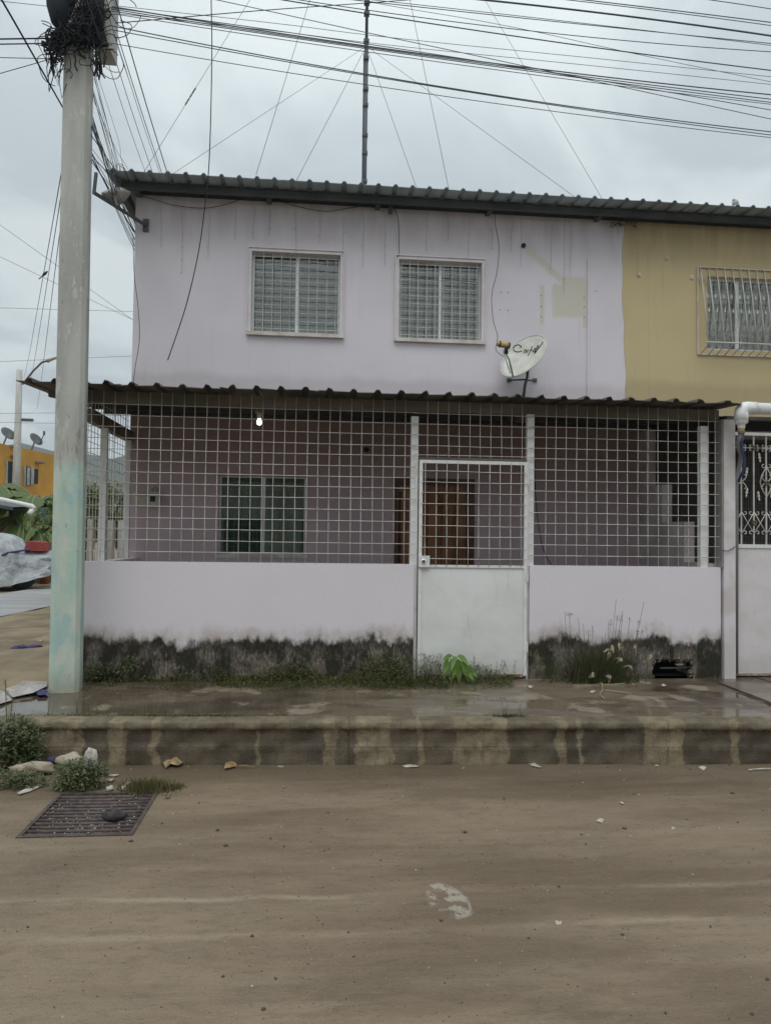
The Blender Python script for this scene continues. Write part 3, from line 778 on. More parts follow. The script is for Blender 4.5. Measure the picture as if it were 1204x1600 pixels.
def lattice(parent, xs0, xs1, z0, z1, xlist, zlist, y=YL, ext=.012):
    vm = [bar_mesh(z1 - z0, 'z', bend=b) for b in (0, .002, -.0025)]
    hm = [bar_mesh(xs1 - xs0 + 2 * ext, 'x', bend=b) for b in (0, .0022, -.003)]
    for x in xlist: inst('lattice_bar', rnd.choice(vm), parent, (x + rnd.uniform(-.003, .003), y, z0), (0, rnd.uniform(-.0025, .0025), 0))
    for z in zlist: inst('lattice_bar', rnd.choice(hm), parent, (xs0 - ext, y - .007, z + rnd.uniform(-.002, .002)), (0, rnd.uniform(-.0015, .0015), 0))
X215 = aty(215, 700, YL).x; X633 = aty(633, 700, YL).x; st = (X633 - X215) / 24
xl = [X215 + st * i for i in range(-5, 25) if X215 + st * i > -2.04]
zl = [WT + .092 + .1003 * i for i in range(14)]
lattice(fence, -2.03, .90, WT - .004, 2.862, xl, zl)
x916 = aty(916.5, 700, YL).x
xl = [x916 + .0995 * i for i in range(-4, 13)] + [3.80]
lattice(fence, 1.99, 3.825, WT - .004, 2.862, xl, zl)
x736 = aty(734, 650, YL).x
lattice(fence, .94, 1.965, 2.335, 2.862, [x736 + .0995 * i for i in range(-5, 6) if x736 + .0995 * i > .945], [2.355, 2.44, 2.54, 2.64, 2.74], ext=.06)
bx(.937, 1.962, .03, .06, 2.318, 2.338).build('lintel_bar', 'brown_beam', fence)
# side lattice
vm = bar_mesh(1.56, 'z'); hm = bar_mesh(1.50, 'y')
for i in range(15): inst('lattice_bar', vm, fence, (-2.05, .14 + .1 * i, 1.335))
for i in range(15): inst('lattice_bar', hm, fence, (-2.057, .1, 1.43 + .1 * i))
rh = random.Random(19)
for k in range(26):
    t_ = k / 26 * 2; 
    if t_ < .5: q = (hA.x + rh.uniform(-.01, .015), .3 + (hB.z - .3) * t_ * 2)
    elif t_ < 1.5: q = (hA.x + (hB.x - hA.x) * (t_ - .5), hB.z + rh.uniform(-.012, .012))
    else: q = (hB.x + rh.uniform(-.015, .01), hB.z - (hB.z - .3) * (t_ - 1.5) * 2)
    m = MB(); s__ = rh.uniform(.018, .048); m.lathe([(0, -s__ * .7), (s__ * .8, -s__ * .4), (s__, .1 * s__), (s__ * .6, s__ * .6), (0, s__ * .8)], (q[0], .012 + rh.uniform(0, .03), q[1]), 7, Matrix.Rotation(rh.uniform(0, 3), 3, 'Y') @ Matrix.Diagonal(Vector((rh.uniform(.8, 1.5), .7, rh.uniform(.6, 1)))))
    m.build('broken_render', 'stained', fence)
# junk in the drain opening
bx(hA.x - .02, hB.x + .02, .14, .6, .3, .31).build('drain_floor', 'dark', fence)
b = aty(1060, 1038, .05)
m = MB(); m.lathe([(0, -.018), (.035, -.01), (.045, 0), (.03, .016), (0, .02)], b, 9, Matrix.Diagonal(Vector((1, .6, .7)))); tag(m.build('stone', 'chip', smooth=True), 'pale stone lodged in the drain hole of the low wall', 'stone')
m = MB(); m.tube([aty(1030, 1044, .06), aty(1078, 1043, .06)], .009); tag(m.build('iron_bar', 'grey_metal'), 'dark bar across the drain hole of the low wall', 'bar')
bx(hA.x + .01, hB.x - .01, .3, .33, .3, .6).build('drain_back', 'dark', fence)

# ---- gate
gate = thing('metal_gate', 'white metal gate with folded sheet panel below and wire lattice above', 'gate', (.94, 0, .3))
gx0, gx1, gz0, gz1 = .943, 1.957, .335, 2.31; gy = -.012
t = .03
m = MB(); m.box(gx0, gx0 + t, gy, gy + .03, gz0, gz1); m.box(gx1 - t, gx1, gy, gy + .03, gz0, gz1); m.box(gx0 + t, gx1 - t, gy, gy + .03, gz1 - t, gz1)
pz = 1.335
m.box(gx0 + t, gx1 - t, gy, gy + .03, pz - .012, pz + .012); m.build('gate_frame', 'white_metal', gate)
# folded panel: creases meeting in a shallow point
m = MB(); a, b = gx0 + t, gx1 - t; c = ((a + b) / 2, gy - .016 + .012, (gz0 + .02 + pz) / 2)
q = [(a, gy + .012, gz0 + .012), (b, gy + .012, gz0 + .012), (b, gy + .012, pz - .012), (a, gy + .012, pz - .012)]
m.v = q + [c]; m.f = [(0, 1, 4), (1, 2, 4), (2, 3, 4), (3, 0, 4)]
m.build('sheet_panel', 'panel', gate)
bx(gx0 + t, gx1 - t, gy, gy + .025, gz0 - .012, gz0 + .012).build('bottom_rail', 'rust', gate)
m = MB(); lz = aty(660, 876, 0)
m.box(gx0 + .0, gx0 + .10, gy - .022, gy - .001, pz - .01, pz + .095); lock = m.build('lock_box', 'white_metal', gate)
m = MB(); m.lathe([(0, 0), (.02, 0), (.02, .012), (.012, .016)], (gx0 + .042, gy - .022, pz + .045), 14, Matrix.Rotation(R(90), 3, 'X')); m.build('lock_cylinder', 'alu', lock)
for zz in (.55, 1.2, 2.1): MB().tube([(gx1 + .004, gy - .004, zz), (gx1 + .004, gy - .004, zz + .09)], .009, 8).build('hinge', 'white_metal', gate)
xg = aty(664 + 0, 800, gy).x
lattice(gate, gx0 + .02, gx1 - .02, pz + .0, gz1 - .01, [xg + .0995 * i for i in range(0, 10) if xg + .0995 * i < gx1 - .03], [pz + .07 + .1 * i for i in range(10) if pz + .07 + .1 * i < gz1 - .03], y=gy - .006, ext=.006)

# column between the porches
cl = thing('corner_column', 'plain white column between the porch cage and the ornate gate', 'column', (3.92, 0, .3))
m = MB(); m.box(3.862, 3.975, -.03, .14, .28, 2.76); m.build('shaft', pbr('column_plaster', (.68, .64, .67), .8, c2=(.55, .51, .5), scale=4, bump=.2), cl)
bx(3.846, 3.861, -.02, .1, WT, 2.76).build('jamb', pbr('jamb_grey', (.3, .29, .27), .8), cl)

# ------------------------------------------------------------ yellow house
yh = thing('yellow_house', 'mustard yellow house with grilled upper window joined to the right of the pink house', 'house', (3.6, 1.6, .3))
a = aty(1104, 432, 1.6); b = aty(1104, 546, 1.6)
yw = (a.x, a.x + 1.28, b.z, a.z)
YX1 = 9.6
holed_wall(3.87, YX1, 2.9, 5.36, HY - .006, HY + .15, [yw]).build('wall', 'yellow', yh)
m = MB(); pts = []; n = 40; r2 = random.Random(5)
for i in range(n + 1):
    z = 3.0 + 2.36 * i / n
    pts.append((3.572 + .022 * math.sin(z * 2.2 + .6) + .006 * math.sin(z * 11) + r2.uniform(-.003, .003), z))
for i in range(n):
    (xa, za), (xb, zb_) = pts[i], pts[i + 1]
    m.face([(xa, HY - .006, za), (3.869, HY - .006, za), (3.869, HY - .006, zb_), (xb, HY - .006, zb_)])
    m.face([(xa, HY - .006, za), (xb, HY - .006, zb_), (xb, HY - .0005, zb_), (xa, HY - .0005, za)])
m.build('wall_edge', 'yellow', yh)
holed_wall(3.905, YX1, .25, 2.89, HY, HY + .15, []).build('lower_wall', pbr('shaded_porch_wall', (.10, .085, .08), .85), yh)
m = MB(); m.box(YX1 - .15, YX1 + .0, HY + .15, 9.5, 0, 5.5); m.box(3.88, YX1 - .15, 9.35, 9.5, 0, 5.5); m.build('side_wall', 'yellow', yh)
bx(3.88, YX1 - .2, HY + .15, 9.3, 2.7, 2.9).build('floor_slab', 'dark', yh)
bx(3.88, YX1 - .2, 2.6, 2.65, .33, 5.3).build('partition', 'dark', yh)
bx(3.585, YX1 + .1, 1.395, 1.455, 5.338, 5.405).build('roof_purlin', 'dark_beam', yh)
bx(3.865, YX1, 1.6, 1.75, 5.36, 5.428).build('wall_plate', 'dark_beam', yh)
x = XR; k = 0
while x < 9.6:
    corr_sheet(x, x + .186 * 5, 1.15, 5.405, 9.7, 6.1, .186, .025, seed=60 + k, wob=.002).build('roof_sheet', 'roof_up', yh); x += .186 * 5; k += 1
# window with lace curtain
x0, x1, z0, z1 = yw
m = MB(); yf = HY + .06; t = .03
m.box(x0, x1, yf, yf + .05, z0, z0 + t); m.box(x0, x1, yf, yf + .05, z1 - t, z1); m.box(x0, x0 + t, yf, yf + .05, z0 + t, z1 - t); m.box(x1 - t, x1, yf, yf + .05, z0 + t, z1 - t)
win = m.build('window', 'alu', yh)
xm = x0 + .40
bx(xm - .022, xm + .022, yf - .012, yf + .045, z0 + t, z1 - t).build('mullion', 'alu', win)
for a, b in ((x0 + t, xm - .022), (xm + .022, x1 - t)): bx(a, b, yf + .02, yf + .025, z0 + t, z1 - t).build('pane', 'glass_clear', win)
m = MB()
for i in range(50):
    a = x0 + (x1 - x0) * i / 50; b = x0 + (x1 - x0) * (i + 1) / 50
    m.face([(a, yf + .07 + .012 * math.sin(i * 1.3), z0), (b, yf + .07 + .012 * math.sin((i + 1) * 1.3), z0), (b, yf + .07 + .012 * math.sin((i + 1) * 1.3), z1), (a, yf + .07 + .012 * math.sin(i * 1.3), z1)])
m.build('lace_curtain', 'lace', win, True)
# pot-bellied grille
o0 = aty(1088, 418, HY); o1 = aty(1086, 554, HY)
gxa, gxb, gza, gzb = o0.x, x1 + .05, o0.z, o1.z
gr = MB(); r_ = .009
for (p, q) in (((gxa, gza), (gxb, gza)), ((gxa, gzb), (gxb, gzb)), ((gxa, gza), (gxa, gzb)), ((gxb, gza), (gxb, gzb))): gr.tube([(p[0], HY - .02, p[1]), (q[0], HY - .02, q[1])], r_, 6)
bz = gzb + .1
gr.tube([(gxa + .0, HY - .2, bz), (gxb, HY - .2, bz)], .009, 6)
gr = gr.build('security_grille', 'wire', win)
gb = MB(); gb.tube([(0, -.02, gza), (0, -.09, gza - .3), (0, -.2, bz)], .0075, 6); gb.tube([(0, -.2, bz), (0, -.17, bz - .04), (0, -.1, bz - .07), (0, -.02, gzb)], .0065, 6)
gbm = gb.mesh('grille_bar', 'wire', (0, 0, 0), True)
nb = int((gxb - gxa) / .1)
for i in range(nb + 1):
    o = bpy.data.objects.new('grille_bar', gbm); col.objects.link(o); o.parent = win; o.location = Vector((gxa + .03 + .1 * i, HY, 0)) - WL[yh.name]
sg = MB()
def spiral(m, c, r0, turns, s, rad=.0035, start=0, y=0):
    pts = []
    for i in range(15):
        t = i / 14; a = start + s * t * turns * 2 * math.pi; rr = r0 * (1 - .75 * t)
        pts.append((c[0] + math.cos(a) * rr, y, c[1] + math.sin(a) * rr))
    m.tube(pts, rad, 4)
for i in range(nb + 1):
    xx = gxa + .03 + .1 * i
    def yb(z): return HY - .02 - .18 * (gza - z) / (gza - bz)
    for zz in (gza - .14, gza - .165):
        spiral(sg, (xx + .025, zz), .022, .9, 1, .0032, math.pi, yb(zz)); spiral(sg, (xx - .025, zz), .022, .9, -1, .0032, 0, yb(zz))
    zc_ = gza - .8
    sg.tube([(xx, yb(zc_ + .12), zc_ + .12), (xx + .05, yb(zc_ + .02), zc_ + .02), (xx, yb(zc_ - .08), zc_ - .08), (xx - .05, yb(zc_ + .02), zc_ + .02), (xx, yb(zc_ + .12), zc_ + .12)], .003, 4)
    spiral(sg, (xx + .03, zc_ + .14), .025, .9, 1, .003, math.pi, yb(zc_ + .14)); spiral(sg, (xx - .03, zc_ + .14), .025, .9, -1, .003, 0, yb(zc_ + .14))
sg.build('grille_scrolls', pbr('greyed_iron', (.4, .38, .33), .5, bump=0), win)
sg = MB()
for i in range(nb + 1):
    xx = gxa + .08 + .1 * i
    for zz in (gza - .37, gza - .55):
        sg.lathe([(0, -.035), (.012, -.012), (.008, .01), (0, .04)], (xx, HY - .02 - .18 * (gza - zz) / (gza - bz), zz), 6)
sg.build('grille_leaves', 'wire', win)

# bird-like lump on the roof
b = aty(1148, 318, 1.5)
m = MB(); m.lathe([(0, -.03), (.035, -.02), (.04, .01), (.025, .035), (.01, .05), (0, .055)], b, 10); m.lathe([(0, .03), (.018, .04), (.02, .055), (0, .07)], b + Vector((-.02, 0, -.01)), 8)
tag(m.build('roof_finial', 'box_grey', smooth=True), 'small grey knob standing on the roof edge above the yellow wall', 'ornament')

# neighbour porch
pn = bx(3.98, YX1, .12, .18, 2.60, 2.68).build('porch_roof', pbr('beige_beam', (.27, .24, .20), .8), yh)
m = MB(); m.prism([(.0, 2.765), (1.593, 2.765), (1.593, 2.99), (.0, 2.80)], 'x', 3.905, YX1); m.build('porch_slab', 'ceiling', pn)
bx(3.98, YX1, .13, .17, 2.68, 2.764).build('fascia', 'dark', pn)
bx(3.99, YX1, .16, 1.58, .3, .32).build('porch_floor', 'inner_floor', pn)
ng = thing('ornate_gate', 'white gate with scrolled ironwork over a plain sheet panel at the right edge', 'gate', (4.0, .05, .3))
nz = aty(1175, 853, .05).z; nt_ = aty(1170, 676, .05).z
X0, X1 = 3.985, 6.0
m = MB(); m.box(X0, X1, .04, .07, .335, nz - .02); m.build('sheet_panel', 'panel2', ng)
m = MB(); m.box(X0, X1, .03, .065, nz - .02, nz + .015); m.box(X0, X1, .03, .065, nt_ - .03, nt_); m.box(X0, X0 + .02, .031, .064, nz + .015, nt_ - .03); m.build('gate_frame', 'white_metal', ng)
bx(X0, X1, .035, .07, .315, .333).build('bottom_rail', 'rust', ng)
xb0 = aty(1157.5, 750, .04).x; sp = aty(1177, 750, .04).x - xb0
vb = MB(); vb.tube([(0, 0, 0), (0, 0, nt_ - .03 - nz)], .0085, 6); vbm = vb.mesh('gate_bar', 'wire')
xx = xb0
bars = []
while xx < X1: bars.append(xx); inst('gate_bar', vbm, ng, (xx, .045, nz)); xx += sp
m = MB()
xx = X0 + .03
while xx < X1: m.tube([(xx, .085, nz), (xx, .085, nt_)], .0016, 4); xx += .027
zz = nz + .03
while zz < nt_: m.tube([(X0, .088, zz), (X1, .088, zz)], .0016, 4); zz += .055
o = m.build('wire_mesh', 'cable_grey', ng); o['kind'] = 'stuff'
def PZ(v): return aty(1177, v, .045).z
scr = MB(); z1_, z2_ = PZ(802), PZ(832); h = sp / 2; zm = (z1_ + z2_) / 2
for bx_ in bars[:16]:
    scr.tube([(bx_, .04, z1_ + .01), (bx_ + sp * .5, .04, zm), (bx_, .04, z2_ - .01)], .0045, 5); scr.tube([(bx_, .04, z1_ + .01), (bx_ - sp * .5, .04, zm), (bx_, .04, z2_ - .01)], .0045, 5)
    for s in (1, -1):
        spiral(scr, (bx_ + s * .033, z1_ + .005), .026, .85, s, .0045, math.pi if s > 0 else 0, .04); spiral(scr, (bx_ + s * .033, z2_ - .005), .026, .85, -s, .0045, math.pi if s > 0 else 0, .04)
scr.build('scroll_band', 'wire', ng, True)
scr = MB()
for i, bx_ in enumerate(bars[:16]):
    if i % 2 == 0:
        zc_ = PZ(753)
        for s in (1, -1):
            scr.tube([(bx_, .04, zc_), (bx_ + s * .03, .04, zc_ + .02), (bx_ + s * .05, .04, zc_ + .05), (bx_ + s * .03, .04, zc_ + .07)], .005, 5)
            scr.tube([(bx_, .04, zc_), (bx_ + s * .03, .04, zc_ - .02), (bx_ + s * .05, .04, zc_ - .05), (bx_ + s * .03, .04, zc_ - .07)], .005, 5)
    elif i % 4 == 1:
        continue
    else:
        zc_ = PZ(753)
    if i % 4 == 2:
        for s in (1, -1):
            scr.tube([(bx_ + s * .005, .04, zc_ + .14), (bx_ + s * .05, .04, zc_ + .06), (bx_ + s * .065, .04, zc_), (bx_ + s * .05, .04, zc_ - .06), (bx_ + s * .005, .04, zc_ - .14)], .005, 5)
            spiral(scr, (bx_ + s * .03, zc_ + .16), .028, .85, s, .0045, math.pi if s > 0 else 0, .04)
for i, bx_ in enumerate(bars[:16]):
    for s in (1, -1): spiral(scr, (bx_ + s * .03, PZ(700) + .02), .022, .85, s, .004, math.pi if s > 0 else 0, .04); spiral(scr, (bx_ + s * .03, PZ(700) - .02), .022, .85, -s, .004, math.pi if s > 0 else 0, .04)
scr.tube([(X0, .041, PZ(700)), (X1, .041, PZ(700))], .004, 5)
scr.build('scroll_hearts', 'wire', ng, True)
lf = MB(); lf.lathe([(0, -.05), (.011, -.035), (.006, -.02), (.015, -.005), (.008, .012), (.013, .028), (0, .05)], (0, 0, 0), 6)
lfm = lf.mesh('iron_leaf', 'wire')
for i, bx_ in enumerate(bars[:16]):
    for (dx, v) in (((.05, 738), (.05, 770)) if i % 2 == 0 else ((.055, 715), (.045, 775))): inst('iron_leaf', lfm, ng, (bx_ + dx, .036, PZ(v)), (0, .15 * (-1) ** i, 0))
fl = MB()
for k in range(6):
    t = k * math.pi / 3; fl.lathe([(0, -.012), (.012, 0), (0, .012)], (math.cos(t) * .018, 0, math.sin(t) * .018), 6)
flm = fl.mesh('iron_rosette', 'gold')
for i, bx_ in enumerate(bars[:16]):
    if i % 2 == 1: inst('iron_rosette', flm, ng, (bx_, .03, zm)); inst('iron_rosette', flm, ng, (bx_, .03, PZ(700)))
    if i % 4 == 2: inst('iron_rosette', flm, ng, (bx_, .03, PZ(755)))
# loop of wire at the column
m = MB(); m.tube([aty(1126, 860, -.04), aty(1136, 861, -.05), aty(1144, 857, -.05), aty(1149, 852, -.01), aty(1147, 848, .02)], .005, 6)
tag(m.build('tie_wire', 'grey_metal', smooth=True), 'dark wire looped round the white column beside the ornate gate', 'wire')

# PVC gutter pipe
pp = thing('gutter_pipe', 'thick white plastic pipe with elbow under the yellow wall at right', 'pipe', (4.05, -.2, 2.7))
py = -.2; a = aty(1178, 638, py); rr = .054
ex = aty(1157, 645, py).x
m = MB(); m.tube([(ex + .05, py, a.z), (9.5, py, a.z - .02)], rr, 18); m.build('pipe', 'pvc', pp, True)
m = MB(); pts = [(ex + .14, py, a.z)] + [(ex + .055 - math.sin(t) * .055, py, a.z - .055 + math.cos(t) * .055) for t in [R(k) for k in (0, 20, 40, 60, 80, 90)]] + [(ex, py, a.z - .13)]
m.tube(pts, rr + .007, 18); m.build('elbow', 'pvc', pp, True)
m = MB(); m.lathe([(.061, -.0), (.061, -.02), (.036, -.035), (.034, -.07)], (ex, py, a.z - .12), 16); m.build('reducer', 'pvc', pp, True)
m = MB(); m.lathe([(.030, 0), (.031, -.05), (.0, -.05)], (ex, py, a.z - .19), 14); m.build('threaded_end', pbr('aged_thread', (.5, .4, .24), .6), pp, True)
hz = a.z - .235
m = MB(); m.tube([(ex, py, hz), (ex + .0, py + .05, hz - .08), (4.02, py + .14, hz - .2), (4.0, .0, hz - .42), (4.0, .012, .34)], .022, 10); m.build('hose', 'hose', pp, True)
m = MB(); m.tube([(ex + .02, py, hz), (ex + .02, py + .03, hz - .1), (4.03, py + .1, hz - .3), (4.0, py + .16, hz - .44)], .012, 8); m.build('blue_hose', pbr('blue_hose', (.05, .07, .16), .5, bump=0), pp, True)

# ------------------------------------------------------------ satellite dish
dc = aty(817, 556, 1.25); N_ = Vector((-.66, -.52, .54)).normalized()
dish = thing('satellite_dish', 'white satellite dish with black handwritten-style lettering on the pink wall', 'satellite dish', (dc.x, 1.6, dc.z - .3))
upv = Vector((0, 0, 1)); ax = upv.cross(N_).normalized(); ay = N_.cross(ax).normalized()
DM = Matrix((ax, ay, N_)).transposed()
RA, RB, DEP = .285, .305, .045
m = MB()
NR, NS = 8, 40
def dpt(a, b, lift=0): r2 = (a / RA) ** 2 + (b / RB) ** 2; return dc + DM @ Vector((a, b, DEP * (r2 - 1) + lift))
for L in (0, 1):
    for i in range(NR + 1):
        for k in range(NS):
            t = 2 * math.pi * k / NS; q = i / NR
            m.v.append(tuple(dpt(RA * q * math.cos(t), RB * q * math.sin(t), -.008 * L)))
B = (NR + 1) * NS
for i in range(NR):
    for k in range(NS):
        a, b = i * NS + k, i * NS + (k + 1) % NS
        m.f.append((a, a + NS, b + NS, b)); m.f.append((B + a, B + b, B + b + NS, B + a + NS))
for k in range(NS): a, b = NR * NS + k, NR * NS + (k + 1) % NS; m.f.append((a, B + a, B + b, b))
refl = m.build('reflector', 'dish', dish, True)
m = MB(); m.tube([dpt(RA * math.cos(2 * math.pi * k / 40), RB * math.sin(2 * math.pi * k / 40)) for k in range(41)], .006, 6); m.build('rim', 'dish', refl, True)
# lettering: slanted script strokes following the shell. local frame from image directions
imr = ROT @ Vector((1, 0, 0)); imu = ROT @ Vector((0, 1, 0))
tu = (imr * .88 + imu * .42); tu = (tu - N_ * tu.dot(N_)); s_u = 1
def to_shell(u, v):   # photo pixel -> dish coordinates
    d = ray(u, v); t = (dc - CAM).dot(N_) / d.dot(N_); p = CAM + d * t - dc
    l = DM.transposed() @ p
    return l.x, l.y
def tv(x, y): return (765 + x * 110 / 1204, 510 + y * 110 / 1204)
strokes = [[(525, 325), (490, 305), (440, 320), (400, 360), (395, 400), (430, 412), (480, 405), (525, 385)],
           [(520, 330), (500, 345)], [(545, 420), (570, 365), (600, 370), (575, 415)], [(600, 410), (635, 360)],
           [(620, 455), (700, 310)], [(655, 375), (700, 365)], [(700, 400), (735, 355), (770, 335), (740, 400), (715, 390)],
           [(770, 345), (740, 430)], [(740, 430), (790, 370), (810, 300)], [(790, 300), (800, 360), (900, 255)]]
m = MB()
for s in strokes:
    pts = []
    for i in range(len(s) - 1):
        for k in range(4):
            q = k / 4; x_ = s[i][0] * (1 - q) + s[i + 1][0] * q; y_ = s[i][1] * (1 - q) + s[i + 1][1] * q
            a, b = to_shell(*tv(x_, y_)); pts.append(dpt(a, b, .003))
    a, b = to_shell(*tv(*s[-1])); pts.append(dpt(a, b, .003))
    m.tube(pts, .0052, 5)
m.build('lettering', 'ink', refl)
fc = aty(788, 539, .92)          # feed horn
lowp = dpt(-.0, -RB * .96)
lowp = aty(801, 588, 1.16)
m = MB(); m.tube([lowp, lowp + (fc - lowp) * .55 + Vector((.01, 0, -.01)), fc + Vector((0, .01, -.05))], .011, 8); m.tube([lowp + Vector((-.03, 0, .03)), fc + Vector((-.012, .02, -.06))], .005, 6)
m.tube([lowp, aty(808, 583, 1.24), aty(812, 578, 1.32)], .012, 6); m.build('feed_arm', 'dish', dish, True)
d_ = (dc - fc).normalized(); hd = Vector((-1, -.12, .10)).normalized()
m = MB(); m.tube([fc + hd * .085, fc + hd * .06], .024, 12); m.tube([fc + hd * .055, fc + hd * .0, fc - hd * .04], .034, 12, r1=.03); m.build('feed_horn', 'tan', dish, True)
m = MB(); m.tube([fc + hd * .061, fc + hd * .054], .036, 12); m.tube([fc - hd * .04, fc - hd * .052], .036, 12); m.tube([fc - hd * .02, fc - hd * .02 + Vector((0, .01, -.09))], .02, 8); m.build('feed_clamp', 'ink', dish, True)
back = dc - N_ * .09
j1 = aty(824, 577, 1.36); j2 = aty(820, 600, 1.42); j3 = aty(817, 622, 1.46)
m = MB(); m.tube([back, j1, aty(823, 590, 1.4), j2, j3], .017, 10); m.build('mast', 'grey_metal', dish, True)
m = MB(); m.tube([back + Vector((-.1, .02, -.02)), aty(806, 583, 1.3), aty(830, 573, 1.3)], .008, 6); m.tube([aty(797, 594, 1.56), aty(821, 593, 1.44)], .010, 8); m.tube([aty(824, 594, 1.44), aty(834, 594, 1.57)], .009, 8); m.build('brace', 'grey_metal', dish, True)
for (u, v) in ((795, 594), (835, 594)):
    p = aty(u, v, 1.59); bx(p.x - .025, p.x + .025, 1.584, 1.599, p.z - .02, p.z + .02).build('wall_foot', 'grey_metal', dish)

# hose-like black vent
b = aty(817, 384, 1.6)
m = MB(); m.lathe([(0, .03), (.02, .03), (.026, .02), (.026, 0), (.036, -.001)], b, 14, Matrix.Rotation(R(90), 3, 'X')); tag(m.build('vent_stub', 'rubber', smooth=True), 'small black pipe stub sticking out of the pink wall above the pale patch', 'pipe stub')
# thin conduit on wall
a = aty(918, 405, 1.6); b = aty(915, 618, 1.6)
tag(bx(a.x - .010, a.x + .010, 1.582, 1.599, 3.0, a.z).build('wall_conduit', 'pink'), 'thin pink painted conduit running up the right side of the pink wall', 'conduit')
# security camera
b = aty(610, 330, 1.5)
sc_ = thing('security_camera', 'tiny dark camera hung below the eave between the upper windows', 'camera', tuple(b))
bx(b.x - .02, b.x + .02, 1.49, 1.56, b.z - .0, b.z + .07).build('bracket', 'grey_metal', sc_)
m = MB(); m.lathe([(0, -.035), (.018, -.03), (.026, -.012), (.024, .01), (0, .014)], b, 12); m.build('dome', 'dark_beam', sc_, True)

# corner lamp on its arm
la = thing('corner_street_light', 'pale floodlight on an angled dark arm at the upper left house corner', 'lamp', (-1.95, 1.6, 5.0))
e0 = aty(228, 352, 1.585); e1 = aty(147, 301, .72); e2 = aty(150.5, 270, .72)
m = MB(); m.tube([e0, e1], .019, 4); m.tube([e1 + Vector((0, 0, -.015)), e2], .019, 4); m.build('arm', 'grey_metal', la)
bx(e0.x - .03, e0.x + .03, 1.575, 1.599, e0.z - .07, e0.z + .07).build('wall_plate', 'grey_metal', la)
h0 = e1.lerp(e0, .18) + Vector((0, -.03, .03)); h1 = e1.lerp(e0, .62) + Vector((0, -.05, .14))
ax1 = (h1 - h0).normalized(); sd_ = Vector((.35, -.9, .25)); sd_ = (sd_ - ax1 * sd_.dot(ax1)).normalized(); up_ = sd_.cross(ax1) * -1
if up_.z < 0: up_ = -up_
m = MB(); L_ = (h1 - h0).length
sec = [(0, .02, .03), (.12, .05, .045), (.35, .09, .075), (.7, .105, .08), (.95, .095, .05), (1.0, .05, .02)]
b0 = len(m.v)
for t_, w_, hh in sec:
    c_ = h0 + ax1 * L_ * t_
    for (q, r_) in ((-1, 0), (-.8, .7), (0, 1), (.8, .7), (1, 0), (.8, -.15), (0, -.22), (-.8, -.15)): m.v.append(tuple(c_ + sd_ * q * w_ + up_ * r_ * hh))
for i in range(len(sec) - 1):
    for k in range(8): m.f.append((i * 8 + k, i * 8 + (k + 1) % 8, i * 8 + 8 + (k + 1) % 8, i * 8 + 8 + k))
m.f.append(tuple(range(8))); m.f.append(tuple(range(40, 48)))
m.build('lamp_head', 'lamp', la, True)
m = MB(); m.tube([h0.lerp(h1, .45) - up_ * .01, e1.lerp(e0, .4)], .012, 6); m.build('clamp', 'alu', la)

# ------------------------------------------------------------ wires on the facade
def wire(pts, r, label, cat='cable', mat='cable', group=None, name='cable', n=5, sm=6):
    # catmull-rom smoothing
    P = [Vector(p) for p in pts]; out_ = []
    for i in range(len(P) - 1):
        p0 = P[max(i - 1, 0)]; p1 = P[i]; p2 = P[i + 1]; p3 = P[min(i + 2, len(P) - 1)]
        for k in range(sm):
            t = k / sm
            out_.append(.5 * ((2 * p1) + (p2 - p0) * t + (2 * p0 - 5 * p1 + 4 * p2 - p3) * t * t + (3 * p1 - p0 - 3 * p2 + p3) * t ** 3))
    out_.append(P[-1])
    o = MB().tube(out_, r, n).build(name, mat, None, True); return tag(o, label, cat, group)
W = lambda L, y: [aty(u, v, y) for u, v in L]
wire(W([(212, 305), (232, 309), (275, 321), (322, 325), (360, 317), (388, 306)], 1.57), .0035, 'thin black cable sagging under the eave above the left upper window')
wire(W([(425, 307), (455, 320), (507, 330), (545, 325), (585, 318)], 1.57), .0035, 'thin black cable sagging under the eave between the two upper windows')
wire(W([(612, 320), (621, 338), (623, 365), (623, 395), (620, 402)], 1.57), .0035, 'short black wire dropping from the eave to the right upper window')
wire(W([(773, 330), (773, 348), (779, 385), (776, 425), (768, 460), (770, 500), (777, 525), (774, 545), (780, 553), (790, 560)], 1.5), .0035, 'wavy black cable hanging from the eave down to the satellite dish')
wire(W([(208, 365), (210, 430), (216, 480), (218, 530), (212, 570), (208, 600)], 1.5), .0035, 'thin cable bulging from the left corner of the pink wall')
wire(W([(328, -120), (330, 0), (331, 93), (327, 249), (319, 332), (309, 400), (290, 480), (262, 563)], -.4), .0045, 'loose black cable hanging straight down in front of the pink wall')
wire(W([(833, 650), (836, 770), (846, 850), (862, 885)], 1.5), .005, 'dark cable hanging on the porch back wall right of the gate')
wire(W([(985, 650), (1030, 662), (1080, 655)], .9), .004, 'cable slung below the porch roof at its right end', mat='cable_grey')

